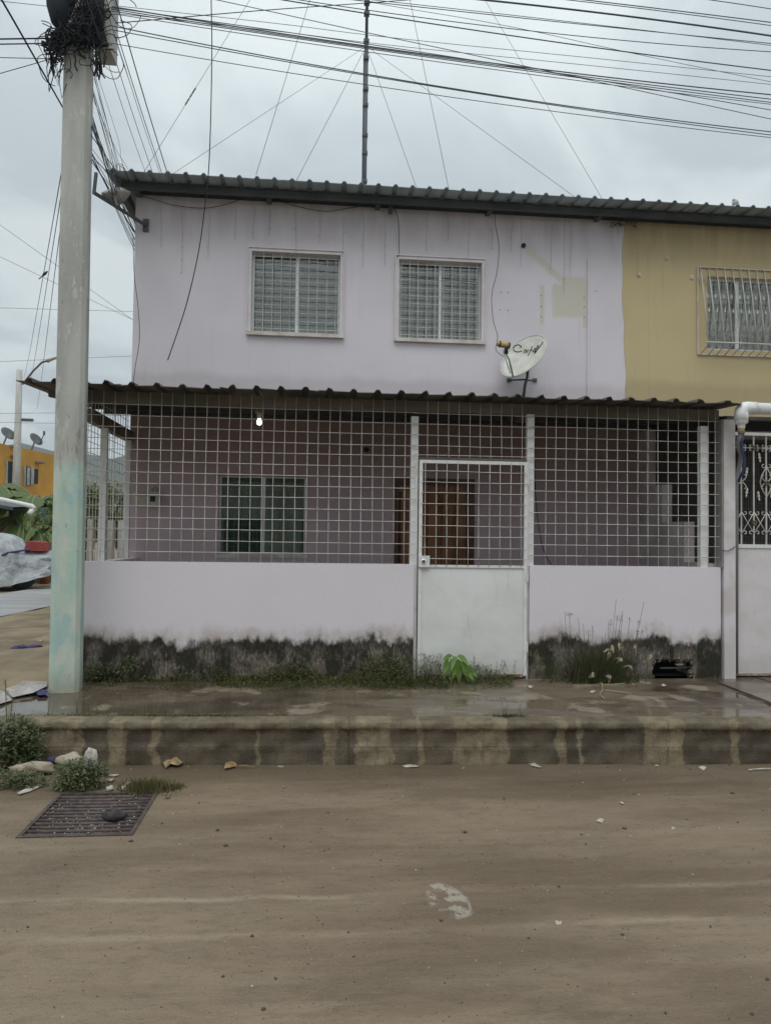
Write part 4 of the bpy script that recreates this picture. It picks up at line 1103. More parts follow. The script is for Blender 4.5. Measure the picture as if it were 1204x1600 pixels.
# icicle light strings
def icicles(label, spec, mat):
    ls = thing('icicle_lights', label, 'string lights', tuple(aty(spec[0][0], 322, 1.55)))
    rr = random.Random(int(spec[0][0]))
    for (u, v0, v1) in spec:
        a, b = aty(u, v0, 1.575), aty(u + rr.uniform(-3, 1), v1, 1.575)
        m = MB(); n = 5; pts = [a.lerp(b, i / n) + Vector((rr.uniform(-.005, .005), 0, 0)) for i in range(n + 1)]
        m.tube(pts, .0016, 3)
        for k in range(4):
            p = a.lerp(b, .4 + .6 * k / 3.0); q = p + Vector((rr.uniform(-.022, .022), -.005, rr.uniform(-.02, .0))); m.tube([p, q], .0022, 3)
        m.build('light_strand', mat, ls)
MAT['strand'] = pbr('dim_grey_wire', (.20, .18, .18), .6, bump=0); MAT['strand2'] = pbr('pale_wire', (.40, .35, .24), .6, bump=0)
icicles('faint curtain of hanging light strands under the pink wall eave', [(u, v0 - 6, v1) for u, v0, v1 in [(252, 330, 385), (285, 335, 425), (328, 335, 400), (368, 328, 375), (398, 330, 372), (422, 325, 365), (462, 335, 400), (500, 330, 378), (537, 345, 400), (568, 340, 415), (602, 340, 415), (667, 333, 390), (699, 328, 375), (731, 345, 403), (769, 345, 388), (800, 348, 390), (814, 350, 417), (862, 357, 420), (881, 350, 458), (892, 365, 430), (964, 345, 362)]], 'strand')
icicles('faint pale hanging light strands under the yellow wall eave', [(997, 345, 430), (1033, 345, 390), (1078, 350, 380), (1118, 355, 400), (1162, 352, 380), (1195, 356, 385)], 'strand2')
# sooty nest at the joint under the eave
m = MB(); b = aty(977, 347, 1.5)
for k in range(26):
    q = b + Vector((random.uniform(-.12, .13), random.uniform(-.03, .06), random.uniform(-.03, .05))); m.tube([q, q + Vector((random.uniform(-.08, .08), random.uniform(-.03, .03), random.uniform(-.06, .03)))], .006, 4)
o = m.build('bird_nest', 'bark'); o['kind'] = 'stuff'; tag(o, 'dark tangled nest under the eave where pink wall meets yellow', 'nest')
# peg hooks on the yellow wall
for (u, v, t_) in ((997, 430, 'pale peg on the yellow wall nearest the pink wall'), (1040, 404, 'pale smudge-like peg high on the yellow wall between the two others'), (1079, 434, 'pale peg on the yellow wall just left of the grilled window')):
    p = aty(u, v, HY); m = MB(); m.box(p.x - .02, p.x + .02, HY - .016, HY - .0065, p.z - .022, p.z + .022); m.box(p.x - .006, p.x + .006, HY - .03, HY - .016, p.z - .012, p.z + .01); tag(m.build('wall_peg', 'sill'), t_, 'peg', 'pegs on the yellow wall')

# ------------------------------------------------------------ mast with guy wires
MY = 3.2; mb = aty(569, 300, MY); mt_ = aty(573, 0, MY)
mx_ = mb.x; ztop = aty(577, -320, MY).z
mast = thing('antenna_mast', 'tall thin dark mast rising behind the roof with guy wires', 'mast', (mx_, MY, 5.3))
m = MB(); m.tube([(mx_, MY, 5.4), (mx_, MY, mt_.z - .6)], .03, 8); m.tube([(mx_, MY, mt_.z - .6), (mx_, MY, ztop + .5)], .022, 8); m.build('mast_tube', pbr('dark_mast', (.10, .11, .13), .5, .2), mast, True)
m = MB()
for v in (5, 22, 65, 92, 140, 165, 212, 240, 284): 
    z = aty(571, v, MY).z; m.box(mx_ - .04, mx_ + .035, MY - .04, MY + .03, z - .02, z + .02)
m.tube([(mx_ - .035, MY - .03, z0_) for z0_ in (5.5, 6.0, 6.5, 7.2, 8.2)], .006, 5); m.build('clamp', 'dark_beam', mast)
za = aty(572, 72, MY).z; zb2 = aty(577, -305, MY).z
for (u, v, zt) in ((262, 269, za), (460, 280, za), (653, 293, za), (910, 309, za), (222, 266, zb2), (400, 265, zb2), (702, 294, zb2), (945, 311, zb2)):
    p = aty(u, v + 8, 1.35 if v > 0 else 2)
    MB().tube([(mx_, MY, zt), p], .0032, 4).build('guy_wire', 'cable_grey', mast)
m = MB(); p = aty(222, 274, 1.35); q = Vector((mx_, MY, zb2)); 
for t_ in (.155, .163, .172, .18, .187): m.tube([p.lerp(q, t_), p.lerp(q, t_ + .006)], .009, 5)
m.build('guy_insulator', 'dark_beam', mast)

# ------------------------------------------------------------ utility pole
pb = atz(102.5, 1083, .3); PX, PY = pb.x - .036, pb.y + .12
up_pole = thing('utility_pole', 'grey concrete utility pole painted pale green on its lower part', 'utility pole', (PX, PY, .3))
m = MB(); H = 9.2; rows = 46
ang = R(8)
for i in range(rows + 1):
    z = .28 + (H - .28) * i / rows; hw = .117 - .002 * (z - .3); ch = .034; lx = -.006 * (z - .3)
    o8 = [(-hw + ch, -hw), (hw - ch, -hw), (hw, -hw + ch), (hw, hw - ch), (hw - ch, hw), (-hw + ch, hw), (-hw, hw - ch), (-hw, -hw + ch)]
    for x_, y_ in o8: m.v.append((PX + lx + x_ * math.cos(ang) - y_ * math.sin(ang), PY + x_ * math.sin(ang) + y_ * math.cos(ang), z))
for i in range(rows):
    for k in range(8): m.f.append((i * 8 + k, i * 8 + (k + 1) % 8, i * 8 + 8 + (k + 1) % 8, i * 8 + 8 + k))
m.f.append(tuple(range(8))[::-1]); m.f.append(tuple(rows * 8 + k for k in range(8)))
m.build('shaft', 'pole', up_pole)
# transformer can (left) and cabinet (right)
t0 = aty(92, 44, PY); tx = t0.x - .0
m = MB(); zt = t0.z
m.lathe([(0, -.06), (.045, -.05), (.09, .0), (.125, .12), (.13, .18), (.13, 1.0), (.11, 1.06), (0, 1.08)], (PX - .155, PY - .06, zt), 20)
m.build('transformer', 'box_dark', up_pole, True)
c0, c1 = aty(146, 0, PY - .05), aty(168.5, 85, PY - .05)
m = MB(); m.box(PX + .13, PX + .255, PY - .12, PY + .1, c1.z, c1.z + .85); m.build('junction_cabinet', 'box_grey', up_pole)
m = MB(); m.prism([(PX + .12, c1.z + .02), (PX + .245, c1.z + .02), (PX + .20, c1.z + .18), (PX + .20, c1.z + .84), (PX + .12, c1.z + .84)], 'y', PY - .145, PY - .121); m.build('cabinet_front', 'box_dark', up_pole)
for zz in (c1.z + .1, c1.z + .6):
    m = MB(); m.tube([(PX + math.cos(t) * .15, PY + math.sin(t) * .15, zz) for t in [2 * math.pi * k / 16 for k in range(17)]], .012, 5); m.build('steel_band', 'grey_metal', up_pole)
# cable tangle
rt = random.Random(11); m = MB()
def loop(c, r, ax_, n=18, sq=1.):
    a = Vector((rt.uniform(-1, 1), rt.uniform(-.4, .4), rt.uniform(-1, 1))).normalized(); b = a.cross(Vector((rt.uniform(-.3, .3), 1, rt.uniform(-.3, .3)))).normalized()
    ph = rt.uniform(0, 6)
    return [c + a * math.cos(ph + 6.28 * k / n) * r * sq * (1 + .1 * math.sin(k)) + b * math.sin(ph + 6.28 * k / n) * r for k in range(int(n * rt.uniform(.6, 1.05)))]
def pz(u, v, y=None): return aty(u, v, PY - .15 if y is None else y)
for k in range(60):
    c = pz(rt.gauss(93, 8), rt.gauss(66, 13), PY - rt.uniform(0, .25)); m.tube(loop(c, rt.uniform(.015, .06), 0), rt.choice((.003, .004, .006)), 4)
for k in range(150):
    c = pz(rt.gauss(95, 7), rt.gauss(62, 12), PY - rt.uniform(0.05, .2)); d = Vector((rt.gauss(0, .028), rt.gauss(0, .02), rt.gauss(0, .035))); m.tube([c - d, c + Vector((rt.gauss(0, .015), 0, 0)), c + d * .6 + Vector((rt.gauss(0, .01), 0, 0)), c + d * 1.2], rt.choice((.003, .004, .007)), 5)
for k in range(130):
    c = pz(rt.gauss(138, 10), rt.gauss(38, 20), PY - rt.uniform(.13, .2)); d = Vector((rt.gauss(0, .03), rt.gauss(0, .02), rt.gauss(0, .05))); m.tube([c - d, c + Vector((rt.gauss(0, .015), 0, 0)), c + d * .6 + Vector((rt.gauss(0, .01), 0, 0)), c + d * 1.2], rt.choice((.003, .004, .007)), 5)
for k in range(36):
    c = pz(rt.gauss(138, 13), rt.gauss(38, 22), PY - rt.uniform(.12, .25)); m.tube(loop(c, rt.uniform(.02, .08), 0), rt.choice((.004, .005, .007)), 4)
for k in range(22):
    c = pz(rt.gauss(118, 10), rt.gauss(45, 16), PY - .16); m.tube(loop(c, rt.uniform(.03, .07), 0), .005, 4)
for (u, v, r_) in ((178, 95, .085), (172, 100, .11), (140, 92, .09), (130, 78, .06), (186, 45, .1), (82, 110, .12), (92, 95, .1), (100, 118, .07), (195, 20, .12), (70, 60, .09), (88, 75, .13), (65, 45, .08)):
    m.tube(loop(pz(u, v), r_, 0, 22), .0035, 4)
for k in range(14):   # droopy ends
    a = pz(rt.uniform(78, 100), rt.uniform(60, 90)); b = a + Vector((rt.uniform(-.06, .06), 0, -rt.uniform(.12, .36))); c = b + Vector((rt.uniform(-.04, .08), 0, rt.uniform(.02, .2)))
    m.tube([a, a.lerp(b, .6) + Vector((-.02, 0, 0)), b, c], .004, 4)
for k in range(16):
    a = pz(rt.uniform(140, 158), rt.uniform(70, 95)); b = pz(rt.uniform(145, 165), rt.uniform(105, 125)); m.tube([a, a.lerp(b, .5) + Vector((rt.uniform(-.03, .03), 0, 0)), b], rt.choice((.005, .007)), 4)
for k in range(24):
    a = pz(rt.gauss(90, 9), rt.gauss(62, 10)); m.box(a.x - .012, a.x + .012, a.y - .01, a.y + .01, a.z - .02, a.z + .02)
o = m.build('cable_tangle', 'cable', up_pole, fix=False); o['kind'] = 'stuff'

# ------------------------------------------------------------ overhead cables
G1 = 'overhead cables running right from the utility pole'
def span(pts, y, r, label, mat='sky_cable', xe=13):
    r = r * .70
    P = [aty(u, v, y) for u, v in pts]
    # quadratic fit z(x) through three points
    (x1_, z1_), (x2_, z2_), (x3_, z3_) = [(p.x, p.z) for p in P]
    out_ = []
    n = 26; xa = P[0].x; xb = P[-1].x
    def q(x): return z1_ * (x - x2_) * (x - x3_) / ((x1_ - x2_) * (x1_ - x3_)) + z2_ * (x - x1_) * (x - x3_) / ((x2_ - x1_) * (x2_ - x3_)) + z3_ * (x - x1_) * (x - x2_) / ((x3_ - x1_) * (x3_ - x2_))
    sl = (q(xb) - q(xb - .01)) / .01
    for i in range(n + 1): x = xa + (xb - xa) * i / n; out_.append((x, y, q(x)))
    out_.append((xb + 2, y, q(xb) + sl * 2 + .08)); out_.append((xe, y, q(xb) + sl * 2 + .3))
    # start: lead back to the pole
    if pts[0][0] > 200:
        s0 = (q(xa + .01) - q(xa)) / .01
        out_.insert(0, (xa - 1.2, y, q(xa) - s0 * 1.2)) ; out_.insert(0, (PX, PY, q(xa) - s0 * 1.2 - s0 * (xa - 1.2 - PX)))
    else: out_.insert(0, (PX + .1, PY - .1, P[0].z))
    return tag(MB().tube(out_, r, 5).build('overhead_cable', mat, None, True), label, 'cable', G1)
SP = [([(173, 10), (573, 72), (1204, 148)], .0075, 'upper cable of the dense middle bundle crossing the mast at the lower guy clamp'),
      ([(173, 14), (573, 74), (1204, 155)], .006, 'second cable of the dense middle bundle, just under the topmost'),
      ([(173, 17), (573, 76), (1204, 160)], .0055, 'third cable of the dense middle bundle across the sky'),
      ([(180, 22), (573, 81), (1204, 163)], .0045, 'lowest cable of the dense middle bundle across the sky'),
      ([(173, 12), (700, 88), (1204, 172)], .005, 'cable that leaves the middle bundle downwards toward the right edge'),
      ([(173, 40), (573, 116), (1204, 206)], .0065, 'upper cable of the low pair just above the lowest line'),
      ([(173, 46), (573, 118), (1204, 211)], .0055, 'lower cable of the low pair just above the lowest line'),
      ([(166, 66), (573, 132.5), (1204, 215)], .0045, 'lowest single cable running from pole to right edge above the roof'),
      ([(443, 0), (700, 41), (1204, 110)], .007, 'heavy cable crossing the sky above the middle bundle'),
      ([(443, -4), (640, 25), (1204, 81)], .005, 'thin cable crossing just above the heavy upper one'),
      ([(500, -6), (804, 27), (1204, 68)], .005, 'thin cable third from the top at the right edge'),
      ([(500, -9), (820, 26), (1204, 71)], .004, 'very thin cable twinned with the third one from the top'),
      ([(600, -15), (804, 5), (1204, 56)], .011, 'thickest black cable near the top right of the sky'),
      ([(700, -24), (914, 0), (1204, 35)], .006, 'upper of the two cables above the thickest one'),
      ([(700, -20), (914, 3), (1204, 40)], .005, 'lower of the two cables above the thickest one'),
      ([(900, -25), (1110, 0), (1204, 14)], .005, 'topmost cable cutting only the top right corner of the sky')]
for k, (p, r, lb_) in enumerate(SP): span(p, -.45 - .02 * k, r, lb_)
FA = [([(400, 33), (640, 62), (1204, 120)], .0028, 'faint upper line behind the middle cable bundle'),
      ([(400, 45), (640, 74), (1204, 132)], .0028, 'faint lower line behind the middle cable bundle'),
      ([(400, 13), (573, 51), (804, 100)], .004, 'thin line slanting down through the middle bundle right of the mast'),
      ([(560, 0), (804, 43), (1204, 128)], .0028, 'faint line slanting down across the upper right cables')]
for k, (p, r, lb_) in enumerate(FA):
    P = [aty(u, v, .4 + .1 * k) for u, v in p]; a, b = P[0], P[-1]; d = (b - a)
    wire([a - d * .6, *P, b + d * 2.4], r, lb_, mat='cable_grey', name='overhead_cable', group=G1)
wire([pz(150, 36), pz(193, 35, -.3), pz(400, 17, .2), pz(635, 0, .8), pz(760, -12, 1.2)], .004, 'thin line rising to the right from the pole across the mast', name='overhead_cable')
wire([aty(-60, -100, -2.2), aty(3, 0, -1.8), aty(104, 178, 0.1), aty(172, 298, 1.3), aty(209, 362, 1.62)], .007, 'thick cable from the top left corner passing behind the pole to the house corner', name='overhead_cable')
# bundle pole -> house corner
ORD = ['topmost', 'second', 'third', 'fourth', 'fifth', 'sixth', 'seventh', 'eighth', 'ninth', 'tenth', 'eleventh', 'twelfth', 'thirteenth', 'fourteenth', 'fifteenth', 'sixteenth', 'seventeenth', 'eighteenth', 'nineteenth', 'twentieth', 'twenty-first', 'lowest']
rt = random.Random(5); G2 = 'bundle of service cables from pole to house corner'
anchor = Vector((-2.09, 1.62, aty(209, 345, 1.62).z))
for k in range(22):
    a = pz(150, 95 + 150 * (k / 21) + rt.uniform(-8, 8), PY); a.x = PX + rt.uniform(.04, .10)
    e = anchor + Vector((rt.uniform(-.06, .05), rt.uniform(-.02, .02), rt.uniform(-.15, .42)))
    mid = a.lerp(e, .5) + Vector((rt.uniform(-.02, .02), 0, -rt.uniform(.01, .07)))
    wire([a, mid, e, Vector((-2.08 - rt.uniform(0, .03), 4 + rt.uniform(0, 3), e.z - .35 - rt.uniform(0, .3)))], rt.choice((.002, .0028, .004)), '%s cable down the pole in the bundle slanting to the roof corner' % ORD[k], group=G2, name='service_cable', sm=4, n=4, mat='sky_cable')
G3 = 'thin lines from above the frame over the roof corner'
for kk, (u0, v0, u1, v1, r) in enumerate(((181, 0, 261, 269, .006), (173, 20, 252, 268, .0045), (186, 75, 249, 268, .003), (170, 60, 238, 268, .0035), (163, 80, 226, 266, .003), (160, -5, 200, 120, .003))):
    a = aty(u0, v0, -.4); b = aty(u1, v1, 2.5); d = b - a
    wire([a - d * .4, a, a.lerp(b, .5) + Vector((0, 0, -.02)), b, b + d * .3], r, 'thin line from above the picture to behind the left roof end, ' + ('rightmost', 'second from the right', 'third from the right', 'fourth from the right', 'fifth from the right', 'closest to the pole')[kk], group=G3, name='service_cable', sm=4, n=4, mat='sky_cable')
G4 = 'lines leaving the pole to the left'
for (v0, v1, r, lb_) in ((61, 60, .006, 'upper thick line leaving the pole to the left'), (69, 68, .005, 'second line leaving the pole to the left'), (90, 92, .003, 'third thin line leaving the pole to the left'), (115, 92, .003, 'lowest line rising from the left edge to the pole')):
    a = aty(0, v0, -.5); b = pz(82, v1); d = b - a
    wire([a - d * 6, a, b, pz(100, v1 + 4)], r, lb_, group=G4, name='service_cable', sm=3, n=4)

# ------------------------------------------------------------ far left: street light pole, wires, bird
fp0 = atd(31, 578, 33)
fpx = fp0
fpole = thing('distant_street_light', 'distant concrete pole with a street light arm at the far left', 'street light', (fp0.x, fp0.y, 0))
m = MB(); m.tube([(fp0.x, fp0.y, 0), (fp0.x, fp0.y, fp0.z)], .2, 8, r1=.12); m.build('pole', 'pole', fpole, True)
a = atd(36, 600, 33); b = atd(52, 580, 33); c = atd(66, 566, 33); d = atd(74, 564, 33)
m = MB(); m.tube([(fp0.x, fp0.y, a.z), a, b, c, d], .045, 6); m.build('arm', 'grey_metal', fpole)
e = atd(92, 557, 33); m = MB(); m.tube([d, d.lerp(e, .3), d.lerp(e, .7), e], [0][0] + .09, 8, r1=.04); m.build('lamp_head', 'lamp', fpole, True)
m = MB(); q = atd(34, 656, 33); m.box(q.x - .2, q.x + .5, q.y - .06, q.y + .06, q.z - .06, q.z + .06); m.build('crossarm', 'grey_metal', fpole)
G5 = 'far lines between the near pole and the distant street light'
for kk, (u0, v0, u1, v1) in enumerate(((112, 180, 38, 590), (114, 190, 47, 600), (114, 200, 58, 640))):
    a = aty(u0, v0, PY + .1); b = atd(u1, v1, 34)
    wire([a, a.lerp(b, .3) + Vector((0, 0, -.12)), a.lerp(b, .65) + Vector((0, 0, -.2)), b], .006, ('leftmost', 'middle', 'rightmost')[kk] + ' of three thin lines from the near pole down toward the distant street light', group=G5, name='far_line', sm=4, n=4)
G6 = 'faint lines crossing the far left sky'
for k, (u0, v0, u1, v1) in enumerate(((0, 351, 215, 505), (0, 401, 215, 503), (0, 481, 215, 487), (0, 565, 215, 556), (0, 646, 200, 644), (0, 660, 120, 662))):
    a = atd(u0, v0, 22); b = atd(u1, v1, 24); d = b - a
    wire([a - d * .5, a, b, b + d * .3], .007, ('topmost faint line falling across the left sky', 'second faint line falling across the left sky', 'faint level line across the left sky beside the pole', 'faint line just above the distant lamp head', 'faint level line below the porch roof tip at left', 'lowest faint line above the orange building')[k], group=G6, name='far_line', mat='cable_grey', sm=3, n=4)
b = atd(70, 428, 12)
bird = thing('small_bird', 'tiny dark bird perched on the far lines left of the pole', 'bird', tuple(b))
m = MB(); d_ = Vector((.7, 0, .7)).normalized()
m.tube([b - d_ * .07, b - d_ * .035, b, b + d_ * .035, b + d_ * .05, b + d_ * .062], .012, 8)
v_ = m.v; m = MB()
prof = [(-.075, .004), (-.045, .010), (-.02, .022), (.005, .026), (.028, .02), (.04, .016), (.052, .015), (.062, .008), (.073, .001)]
for t_, r_ in prof:
    for k in range(8):
        a_ = 6.283 * k / 8; s1 = Vector((0, 1, 0)); s2 = d_.cross(s1); m.v.append(tuple(b + d_ * t_ + s1 * math.cos(a_) * r_ + s2 * math.sin(a_) * r_))
for i in range(len(prof) - 1):
    for k in range(8): m.f.append((i * 8 + k, i * 8 + (k + 1) % 8, i * 8 + 8 + (k + 1) % 8, i * 8 + 8 + k))
m.build('body', 'bird', bird, True)
m = MB(); m.face([b - d_ * .03 + Vector((0, .01, .01)), b - d_ * .12 + Vector((-.01, .0, 0)), b - d_ * .13 + Vector((.01, .012, 0)), b - d_ * .02 + Vector((.01, -.01, -.01))]); m.build('tail', 'bird', bird)

# orange building
ob = thing('orange_building', 'orange two-storey building with small windows behind banana plants', 'building', (atd(40, 832, 40).x, atd(40, 832, 40).y, 0))
pL = atd(-120, 640, 31); pM = atd(10, 682, 35.5); pR = atd(85.5, 711, 40)
def V2(p, z): return (p.x, p.y, z)
zt_ = 6.1
dirv = (pR - pM); dirv.z = 0; dirv.normalize(); nv = Vector((dirv.y, -dirv.x, 0))
if nv.dot(CAM - pR) < 0: nv = -nv
pL2 = pR - dirv * 22; pL2.z = 0
m = MB()
def slab(a, b, th, z0, z1):
    n_ = -nv * th; q = [(a.x, a.y), (b.x, b.y), (b.x + n_.x, b.y + n_.y), (a.x + n_.x, a.y + n_.y)]
    m.prism(q, 'z', z0, z1)
z_r = pR.z
slab(pL2, pR, 9, 0, z_r)
m.build('wall', 'orange', ob)
m = MB(); s_ = pR - dirv * 6.3; slab(pL2, s_, .3, z_r, z_r + .35); m.build('parapet', 'orange', ob)
def facade(u, v):  # intersect ray with facade plane
    d = ray(u, v); t = (pR - CAM).dot(nv) / d.dot(nv); return CAM + d * t
def fquad(u0, u1, v0, v1, out_, th=.08):
    a, b = facade(u0, v0), facade(u1, v0); c = facade(u0, v1)
    mm = MB(); mm.prism([(a.x + nv.x * out_, a.y + nv.y * out_), (b.x + nv.x * out_, b.y + nv.y * out_), (b.x + nv.x * (out_ - th), b.y + nv.y * (out_ - th)), (a.x + nv.x * (out_ - th), a.y + nv.y * (out_ - th))], 'z', c.z, a.z); return mm
for (u0, u1, v0, v1, mt2) in ((10, 20, 720, 762, 'box_dark'), (51, 59, 732, 755, 'dark'), (38, 47, 728, 758, 'box_dark')):
    wn = fquad(u0, u1, v0, v1, .05).build('window', mt2, ob)
    fquad(u0 - 1, u0 + .4, v0 - 1, v1 + 1, .09).build('frame', 'wallwhite', wn)
fquad(41, 45, 730, 758, .08).build('curtain', 'tarp', ob)
fquad(47.5, 51, 729, 757, .08).build('downpipe', 'wallwhite', ob)
fquad(20.5, 23, 712, 765, .08).build('downpipe', 'wallwhite', ob)
for (u0, v0) in ((16, 695), (16, 711), (55, 721)): fquad(u0, u0 + 6, v0, v0 + 3, .35, .4).build('spout', 'brown_beam', ob)
def small_dish(u, v, lab, tilt):
    c = facade(u, v) - nv * .3
    t = thing('rooftop_dish', lab, 'satellite dish', tuple(c), 'satellite dishes on the orange building')
    n_ = Vector((.75, -.35, .55)).normalized() if tilt else Vector((.7, -.4, .6)).normalized()
    a_ = Vector((0, 0, 1)).cross(n_).normalized(); b_ = n_.cross(a_); DMx = Matrix((a_, b_, n_)).transposed()
    mm = MB(); mm.lathe([(0, -.1), (.2, -.075), (.38, 0), (.38, -.02), (.2, -.095), (0, -.12)], c, 16, DMx); mm.build('reflector', 'grey_metal', t, True)
    mm = MB(); mm.tube([c - n_ * .1, c + Vector((-.2, 0, -.5)), c + Vector((-.35, 0, -.75))], .04, 5); mm.build('mount', 'grey_metal', t)
    mm = MB(); lo = c + DMx @ Vector((0, -.36, 0)); mm.tube([lo, c + n_ * .6 + Vector((0, 0, -.1))], .025, 5); mm.tube([c + n_ * .6 + Vector((0, 0, -.15)), c + n_ * .6 + Vector((0, 0, .06))], .06, 6); mm.build('feed_arm', 'grey_metal', t)
small_dish(66, 686, 'dark rooftop dish standing at the right end of the orange building', 1)
small_dish(23, 677, 'dark rooftop dish half hidden by the distant pole', 0)

# ------------------------------------------------------------ foliage builders
def leaf(m, p, d, up, L, Wd, fold=.25, segs=2, droop=.3):
    d = d.normalized(); s = d.cross(up)
    if s.length < .05: s = d.cross(Vector((1, 0, 0)))
    s.normalize(); n = s.cross(d)
    b = len(m.v); N = segs + 1
    for i in range(N + 1):
        t = i / N; w_ = Wd * math.sin(math.pi * (.08 + .92 * t) ** .8) * .5 if i < N else 0
        c = p + d * L * t - Vector((0, 0, 1)) * droop * L * t * t
        m.v += [tuple(c + s * w_ + n * w_ * fold), tuple(c), tuple(c - s * w_ + n * w_ * fold)]
    for i in range(N):
        a = b + i * 3; m.f += [(a, a + 1, a + 4, a + 3), (a + 1, a + 2, a + 5, a + 4)]
def rdir(r, zmin=-1, zmax=1):
    z = r.uniform(zmin, zmax); a = r.uniform(0, 6.283); q = math.sqrt(1 - z * z); return Vector((q * math.cos(a), q * math.sin(a), z))
def clumpy(m, r, c, rad, n, L, Wd, nl=8, sq=(1, 1, 1)):
    for k in range(n):
        q = rdir(r); q = Vector((q.x * sq[0], q.y * sq[1], q.z * sq[2])) * rad * r.uniform(.45, 1.05) ; cc = c + q
        for j in range(nl):
            leaf(m, cc + rdir(r) * L * .9, rdir(r, -.4, 1), Vector((0, 0, 1)), L * r.uniform(.6, 1.3), Wd * r.uniform(.7, 1.2), segs=1)

# creeping weeds along the wall foot: one mass
r = random.Random(21); m = MB()
def dens(u):
    d = .0
    if 130 < u < 215: d = .5
    if 215 <= u < 340: d = .32
    if 340 <= u < 700: d = .9
    if 560 < u < 700: d = 1.5
    if 700 <= u < 800: d = .75
    return d
cnt = 0
while cnt < 13000:
    u = r.uniform(130, 805)
    if r.random() > dens(u) / 1.5: continue
    v = 1062 + r.betavariate(2, 2.6) * 22 - 7 + (4 if 570 < u < 700 else 0); p = atz(u, v, .3)
    if p.y > -.005: p.y = -.01 - r.random() * .03
    hh = r.random() ** 2 * (.24 if 570 < u < 690 else (.15 if u < 215 else .11 * (1 + .6 * math.sin(u * .045)))); p.z = .3 + hh
    leaf(m, p, rdir(r, -.1, .9), Vector((0, 0, 1)), r.uniform(.012, .035), r.uniform(.006, .014), segs=1); cnt += 1
for k in range(1500):
    u = r.uniform(230, 800)
    if r.random() > dens(u) / 1.5: continue
    p = atz(u, 1056 + r.uniform(6, 22), .3); p.y = min(p.y, -.01)
    d = rdir(r, .1, 1); L = r.uniform(.04, .14); m.tube([p, p + d * L * .6, p + d * L + Vector((0, 0, -.02))], .0014, 3)
o = m.build('wall_weeds', 'weed', fix=False); struct(o, 'stuff'); o['label'] = 'low creeping weeds along the foot of the mouldy wall'; o['category'] = 'weeds'
# thin grass line in the kerb joint
m = MB(); r = random.Random(8)
for k in range(1900):
    u = r.choice((r.uniform(10, 450), r.uniform(100, 400), r.gauss(310, 45), r.gauss(790, 14)))
    x = aty(u, 1118, -1.3).x; y = kerb_y(x) + .15 + r.gauss(0, .014); p = Vector((x, y, .3))
    leaf(m, p, rdir(r, .15, 1), Vector((0, 0, 1)), r.uniform(.012, .04), .006, segs=1)
for k in range(22):
    u = r.choice((r.uniform(70, 300), r.gauss(790, 14))); x = aty(u, 1118, -1.3).x; p = Vector((x, kerb_y(x) + .14, .3)); m.tube([p, p + Vector((r.uniform(-.02, .02), -.02, r.uniform(.05, .12)))], .0016, 3)
o = m.build('kerb_grass', 'weed', fix=False); struct(o, 'stuff'); o['label'] = 'thin line of grass growing in the joint behind the kerb'; o['category'] = 'grass'
# small leafy climber left by the wall
def vine(name, lab, spots, mat, L, n):
    r = random.Random(len(lab)); m = MB()
    for (u, v) in spots:
        p = aty(u, v, -.03)
        for k in range(n): leaf(m, p + Vector((r.uniform(-.05, .05), r.uniform(-.03, 0), r.uniform(-.05, .05))), rdir(r, -.6, .6) + Vector((0, -.5, 0)), Vector((0, -1, 0)), L * r.uniform(.6, 1.2), L * .8, segs=1)
    o = m.build(name, mat, fix=False); o['kind'] = 'stuff'; return tag(o, lab, 'plant')
vine('climbing_weed', 'small leafy weed climbing the mouldy wall beside the utility pole', [(205, 1030), (212, 1037), (195, 1043), (150, 1040), (143, 1052), (165, 1058), (180, 1050)], 'bush', .03, 16)

# young sapling with big lime leaves
sp_ = thing('lime_sapling', 'young plant with large bright lime leaves in front of the gate', 'plant', tuple(atz(715, 1066, .3)))
base = atz(716, 1066, .3); crown = aty(712, 1030, base.y)
m = MB(); m.tube([base, base.lerp(crown, .6) + Vector((.01, 0, 0)), crown], .006, 6); m.build('stem', 'weed', sp_)
r = random.Random(2)
for (u, v, du, dv_, L, Wd) in ((705, 1024, -14, 10, .12, .05), (698, 1030, -4, 26, .16, .07), (706, 1030, -1, 30, .18, .075), (714, 1030, 2, 30, .19, .08), (722, 1034, 8, 26, .17, .07), (730, 1040, 10, 22, .15, .07), (716, 1024, 14, 16, .15, .06), (733, 1042, 4, 24, .14, .06), (709, 1040, -2, 20, .14, .065), (726, 1050, 10, 14, .12, .06), (702, 1036, -8, 18, .12, .05), (718, 1040, 0, 24, .15, .055), (736, 1050, 8, 12, .1, .045), (711, 1026, -6, 22, .15, .055)):
    p = aty(u, v, base.y - r.uniform(.0, .08)); q = aty(u + du, v + dv_, base.y - r.uniform(.06, .14)); d = q - p
    mm = MB(); leaf(mm, p, d + Vector((0, 0, .04)), Vector((r.uniform(-.7, .7), -1, r.uniform(.1, .8))), L * .95, Wd * .82, .3, 6, .25); mm.build('leaf', 'lime', sp_, True, fix=False)
    MB().tube([crown, p], .003, 4).build('leaf_stalk', 'lime', sp_)
